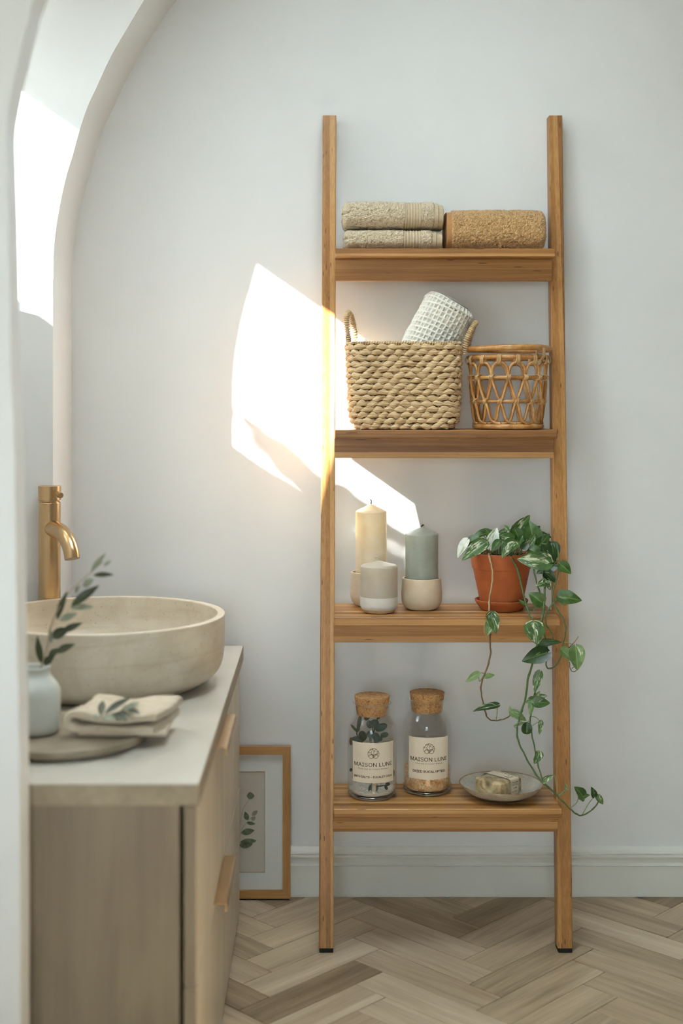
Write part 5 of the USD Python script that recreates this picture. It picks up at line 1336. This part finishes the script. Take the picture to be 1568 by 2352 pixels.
# base pixel, its distance, tip pixel, its distance, width in pixels, material, the way it faces (x, up), roll of the blade, stalk: v(ine), s(oil) or none
LV = [
    (1114, 1247, .245, 1060, 1287, .262, 31, Vr, (-.2, .7), .0, 's'), (1073, 1241, .235, 1050, 1281, .235, 25, Wh, (-.5, .6), .3, 's'), (1124, 1223, .200, 1078, 1243, .215, 23, G, (-.3, .9), .2, 's'),
    (1125, 1258, .235, 1141, 1211, .215, 27, Wh, (.3, .4), -.2, 's'), (1104, 1228, .19, 1109, 1211, .19, 11, Wh, (.2, .5), .0, 's'), (1182, 1246, .250, 1152, 1281, .272, 33, Vr, (-.2, .7), .1, 's'),
    (1178, 1224, .205, 1217, 1183, .195, 30, Vr, (.3, .5), .35, 's'), (1226, 1247, .225, 1214, 1196, .205, 41, G, (-.1, .5), .0, 's'), (1228, 1233, .20, 1266, 1234, .205, 24, Dk, (.3, .9), .0, 's'),
    (1261, 1293, .305, 1187, 1284, .300, 40, Vr, (-.1, .5), -.1, 's'), (1256, 1304, .280, 1243, 1248, .262, 44, Dk, (.3, .5), .2, 's'), (1266, 1248, .245, 1272, 1290, .265, 30, Dk, (.5, .5), .2, 's'),
    (1274, 1296, .275, 1231, 1318, .272, 28, Dk, (.1, .4), .0, 'v'), (1176, 1242, .23, 1147, 1229, .23, 25, Vr, (-.1, .7), .0, 's'), (1172, 1229, .205, 1158, 1206, .195, 17, Vr, (-.2, .6), .1, 's'),
    (1147, 1243, .245, 1128, 1268, .25, 18, G, (-.1, .6), .1, 's'), (1168, 1220, .19, 1143, 1223, .19, 14, G, (-.2, .9), .0, 's'), (1200, 1262, .26, 1212, 1240, .245, 18, Dk, (.2, .6), .0, 's'),
    (1210, 1255, .25, 1228, 1226, .235, 20, Vr, (.2, .5), .2, 's'), (1190, 1250, .23, 1203, 1225, .22, 15, G, (.2, .6), -.2, 's'), (1140, 1228, .20, 1126, 1222, .20, 12, G, (0, .9), .0, 's'),
    (1150, 1240, .215, 1163, 1222, .205, 18, G, (0, .7), .0, 's'), (1096, 1240, .20, 1072, 1236, .195, 18, G, (-.1, 1.0), .0, 's'), (1245, 1252, .205, 1275, 1262, .205, 22, Dk, (.3, 1.0), .0, 's'),
    (1286, 1296, .31, 1311, 1318, .315, 28, G, (.2, .6), .15, 'v'), (1283, 1371, .322, 1336, 1379, .328, 34, G, (.1, .6), .1, 'v'), (1284, 1372, .322, 1296, 1391, .325, 14, Lt, (.2, .4), .3, 'v'),
    (1246, 1384, .322, 1213, 1362, .318, 33, G, (-.1, .5), -.25, 'v'), (1258, 1338, .30, 1229, 1347, .300, 22, Vr, (-.1, .7), .1, 'v'), (1252, 1332, .30, 1264, 1356, .305, 17, Vr, (.3, .4), .2, 'v'),
    (1206, 1391, .295, 1190, 1376, .29, 9, G, (-.2, .5), .2, 'v'), (1127, 1409, .322, 1139, 1457, .328, 29, Vr, (.3, .3), .25, 'v'), (1128, 1428, .322, 1119, 1460, .328, 24, Lt, (-.4, .3), -.3, 'v'),
    (1226, 1430, .345, 1233, 1481, .352, 47, Vr, (-.2, .4), .1, 'v'), (1238, 1478, .342, 1290, 1475, .342, 18, Dk, (.1, .5), .0, 'v'), (1256, 1499, .345, 1198, 1519, .348, 40, Dk, (-.1, .5), .0, 'v'),
    (1289, 1493, .338, 1322, 1525, .342, 27, Lt, (.2, .4), -.2, 'v'), (1321, 1486, .335, 1326, 1540, .338, 38, Lt, (.3, .4), .15, 'v'), (1240, 1544, .340, 1227, 1592, .342, 23, Vr, (-.2, .3), .3, 'v'),
    (1226, 1606, .345, 1207, 1614, .345, 16, G, (-.1, .6), .0, 'v'), (1226, 1606, .345, 1257, 1597, .345, 17, Vr, (.1, .6), .2, 'v'), (1224, 1612, .348, 1263, 1615, .35, 27, G, (.1, .4), .0, 'v'), (1226, 1604, .345, 1240, 1587, .345, 12, Lt, (.2, .4), .3, 'v'),
    (1222, 1612, .348, 1217, 1644, .348, 15, Lt, (-.2, .3), .3, 'v'), (1099, 1547, .325, 1069, 1567, .325, 17, Lt, (-.1, .7), -.1, 'v'), (1112, 1554, .322, 1136, 1550, .322, 13, Lt, (.1, .6), .2, 'v'), (1142, 1620, .325, 1085, 1634, .325, 17, Dk, (-.1, .8), .0, 'v'),
    (1173, 1637, .325, 1209, 1655, .328, 21, Lt, (.1, .6), .0, 'v'), (1172, 1638, .322, 1170, 1621, .32, 7, Lt, (-.2, .3), .0, 'v'), (1209, 1659, .355, 1209, 1687, .358, 24, Dk, (0, .3), .0, 'v'), (1242, 1657, .345, 1238, 1688, .348, 12, Vr, (.4, .2), .4, 'v'),
    (1200, 1661, .345, 1178, 1668, .345, 7, Lt, (0, .6), .0, 'v'), (1240, 1728, .362, 1226, 1755, .365, 21, Vr, (.3, .3), .3, 'v'), (1247, 1795, .380, 1271, 1780, .380, 14, Vr, (.1, .6), .0, 'v'), (1302, 1815, .378, 1297, 1799, .378, 8, Lt, (.2, .3), .0, 'v'),
    (1340, 1833, .368, 1319, 1807, .372, 30, G, (.1, .5), .35, 'n'), (1330, 1833, .368, 1355, 1826, .366, 15, G, (.1, .7), -.2, 'n'), (1365, 1830, .362, 1357, 1807, .362, 16, Dk, (.2, .3), .0, 'n'), (1371, 1827, .36, 1385, 1848, .36, 15, Vr, (.2, .3), .3, 'n'),
    (1098, 1236, .225, 1062, 1256, .225, 24, G, (-.3, .8), .1, 's'), (1135, 1240, .22, 1112, 1214, .21, 24, G, (-.1, .7), .0, 's'), (1192, 1240, .215, 1176, 1206, .20, 26, G, (-.1, .6), .15, 's'), (1208, 1238, .20, 1240, 1208, .195, 26, Dk, (.3, .6), .1, 's'),
    (1215, 1262, .255, 1246, 1278, .265, 28, G, (.2, .7), .0, 's'), (1160, 1256, .25, 1176, 1278, .262, 20, Dk, (0, .6), .1, 's'), (1230, 1262, .235, 1262, 1226, .22, 28, G, (.4, .5), .1, 's'), (1252, 1316, .29, 1276, 1338, .30, 26, Dk, (.2, .5), .1, 'v'),
]
rg = random.Random(4)
for bx, by, bd, tx, ty, tdp, w, mk, (fx, fz), roll, how in LV:
    b, t = P(bx, by, bd), P(tx, ty, tdp)
    wd = w * (CAMD - bd) / FPX * (1.16 if how == 's' else 1.06)
    nrm = np.array([fx, -1.0, fz])
    a = (t - b) / np.linalg.norm(t - b)
    nrm = nrm - a * (nrm @ a); nrm /= np.linalg.norm(nrm)
    nrm = nrm * math.cos(roll) + np.cross(a, nrm) * math.sin(roll)
    kind = 'round' if (bx, by) == (1209, 1659) else 'heart'
    m, uv = leaf_mesh(b, t, wd, nrm, fold=rg.uniform(0.18, 0.38), bend=rg.uniform(0.10, 0.24), kind=kind, nu=18, nv=9, twist=rg.uniform(-0.35, 0.35))
    lf = obj('leaf', m, M[mk], POT, True, uv=uv)
    if how == 'v':
        d = np.linalg.norm(allv - b, axis=1) + 0.25 * np.abs(allv[:, 2] - b[2] - 0.012)
        q = allv[d.argmin()]
        mid = (q + b) / 2 + np.array([0, -0.003, 0.004]) * min(1, np.linalg.norm(q - b) / 0.02)
        if 0.004 < np.linalg.norm(q - b) < 0.05:
            obj('leaf_stalk', tube(spline([q, mid, b + a * 0.003], 14), np.linspace(0.0012, 0.0008, 14), 7), M['petiole'], POT, True)
    elif how == 's':
        q = heart + np.array([(b[0] - heart[0]) * 0.55, (b[1] - heart[1]) * 0.30, 0])
        q[0] = np.clip(q[0], PC[0] - 0.055, PC[0] + 0.055)
        mid = (q + b) / 2 + np.array([(b[0] - q[0]) * -0.10, -0.002, 0.012])
        obj('leaf_stalk', tube(spline([q, mid, b + a * 0.003], 16), np.linspace(0.0015, 0.0009, 16), 7), M['petiole'], POT, True)
for pth in [[(1328, 1833, .368), (1323, 1845, .372), (1310, 1856, .38)], [(1364, 1830, .362), (1352, 1845, .365), (1337, 1871, .373)], [(1273, 1779, .38), (1276, 1795, .382), (1280, 1822, .385)], [(1301, 1812, .378), (1295, 1822, .382), (1283, 1826, .385)], [(1142, 1621, .325), (1141, 1640, .324), (1139, 1653, .322)], [(1099, 1548, .325), (1101, 1565, .323), (1110, 1552, .322)], [(1208, 1660, .35), (1196, 1659, .35), (1180, 1667, .348), (1189, 1674, .35)], [(1241, 1657, .345), (1232, 1660, .345), (1222, 1667, .346)]]:
    obj('leaf_stalk', tube(spline([P(*q) for q in pth], 14), 0.0010, 7), M['petiole'], POT, True)
# ------------------------------------------------------------------ the shrub in the garden whose shadow falls into the patch of sun
rg = random.Random(12)
shadow = [(566, 952), (588, 966), (606, 992), (612, 1012), (622, 1002), (630, 1022), (642, 1012), (650, 1030), (638, 1045), (662, 1042), (674, 1034), (688, 1052), (668, 1060), (700, 1070), (690, 1082), (716, 1086), (728, 1098), (745, 1104), (708, 1104), (740, 1124), (765, 1118), (785, 1130),
          (805, 1128), (790, 1152), (822, 1146), (840, 1160), (826, 1172), (858, 1176), (846, 1192), (878, 1192), (898, 1202), (880, 1214), (915, 1206), (930, 1222), (650, 1060), (760, 1142)]
shadow = [(x, y + 14) for x, y in shadow] + [(x, y + 48) for x, y in shadow if 650 < x < 900][::2]
reach = 2.05


def out_there(x, y, s):
    return np.array([(x - VX) / 900, 0, CAMH - (y - VY) / 900]) - SUN * s


sb = thing('garden_shrub', 'leafy garden shrub standing outside the arched window recess', 'shrub', (out_there(800, 1150, reach)[0], out_there(800, 1150, reach)[1], -0.2))
M['shrub_leaf'] = leaf_mat('shrub_leaf', '35502c', '4f6f3d', '6f8d58')
M['bark'] = mottled('shrub_bark', '5b4a38', '75634d', 60, 0.9)
stem = spline([out_there(x, y, reach) for x, y in [(600, 985), (640, 1030), (690, 1066), (750, 1112), (820, 1160), (880, 1205), (930, 1235)]], 60)
foot = stem[-1].copy(); foot[2] = -0.2
obj('branch', tube(stem, np.linspace(0.0035, 0.010, 60), 8), M['bark'], sb, True)
obj('trunk', tube(spline([foot, foot * [1, 1, 0] + [0.03, 0.02, 0.9], stem[-1] - [0.02, 0.01, 0.25], stem[-1]], 40), np.linspace(0.030, 0.010, 40), 10), M['bark'], sb, True)
for k, (x, y) in enumerate(shadow):
    for q in range(2 if k > 1 else 1):
        c = out_there(x + rg.uniform(-7, 7), y + rg.uniform(-5, 9), reach + rg.uniform(-0.12, 0.12))
        a = np.array([rg.uniform(-1, 1), rg.uniform(-0.6, 0.6), rg.uniform(-0.8, 0.5)]); a /= np.linalg.norm(a)
        L = rg.uniform(0.050, 0.080)
        m, uv = leaf_mesh(c - a * L / 2, c + a * L / 2, L * 0.55, -SUN / np.linalg.norm(SUN), 0.15, 0.1, nu=8, nv=5)
        obj('leaf', m, M['shrub_leaf'], sb, True, uv=uv)
    near = stem[np.linalg.norm(stem - c, axis=1).argmin()]
    obj('twig', tube(spline([near, (near + c) / 2 + [0, 0, 0.006], c], 8), 0.0012, 5), M['bark'], sb, True)
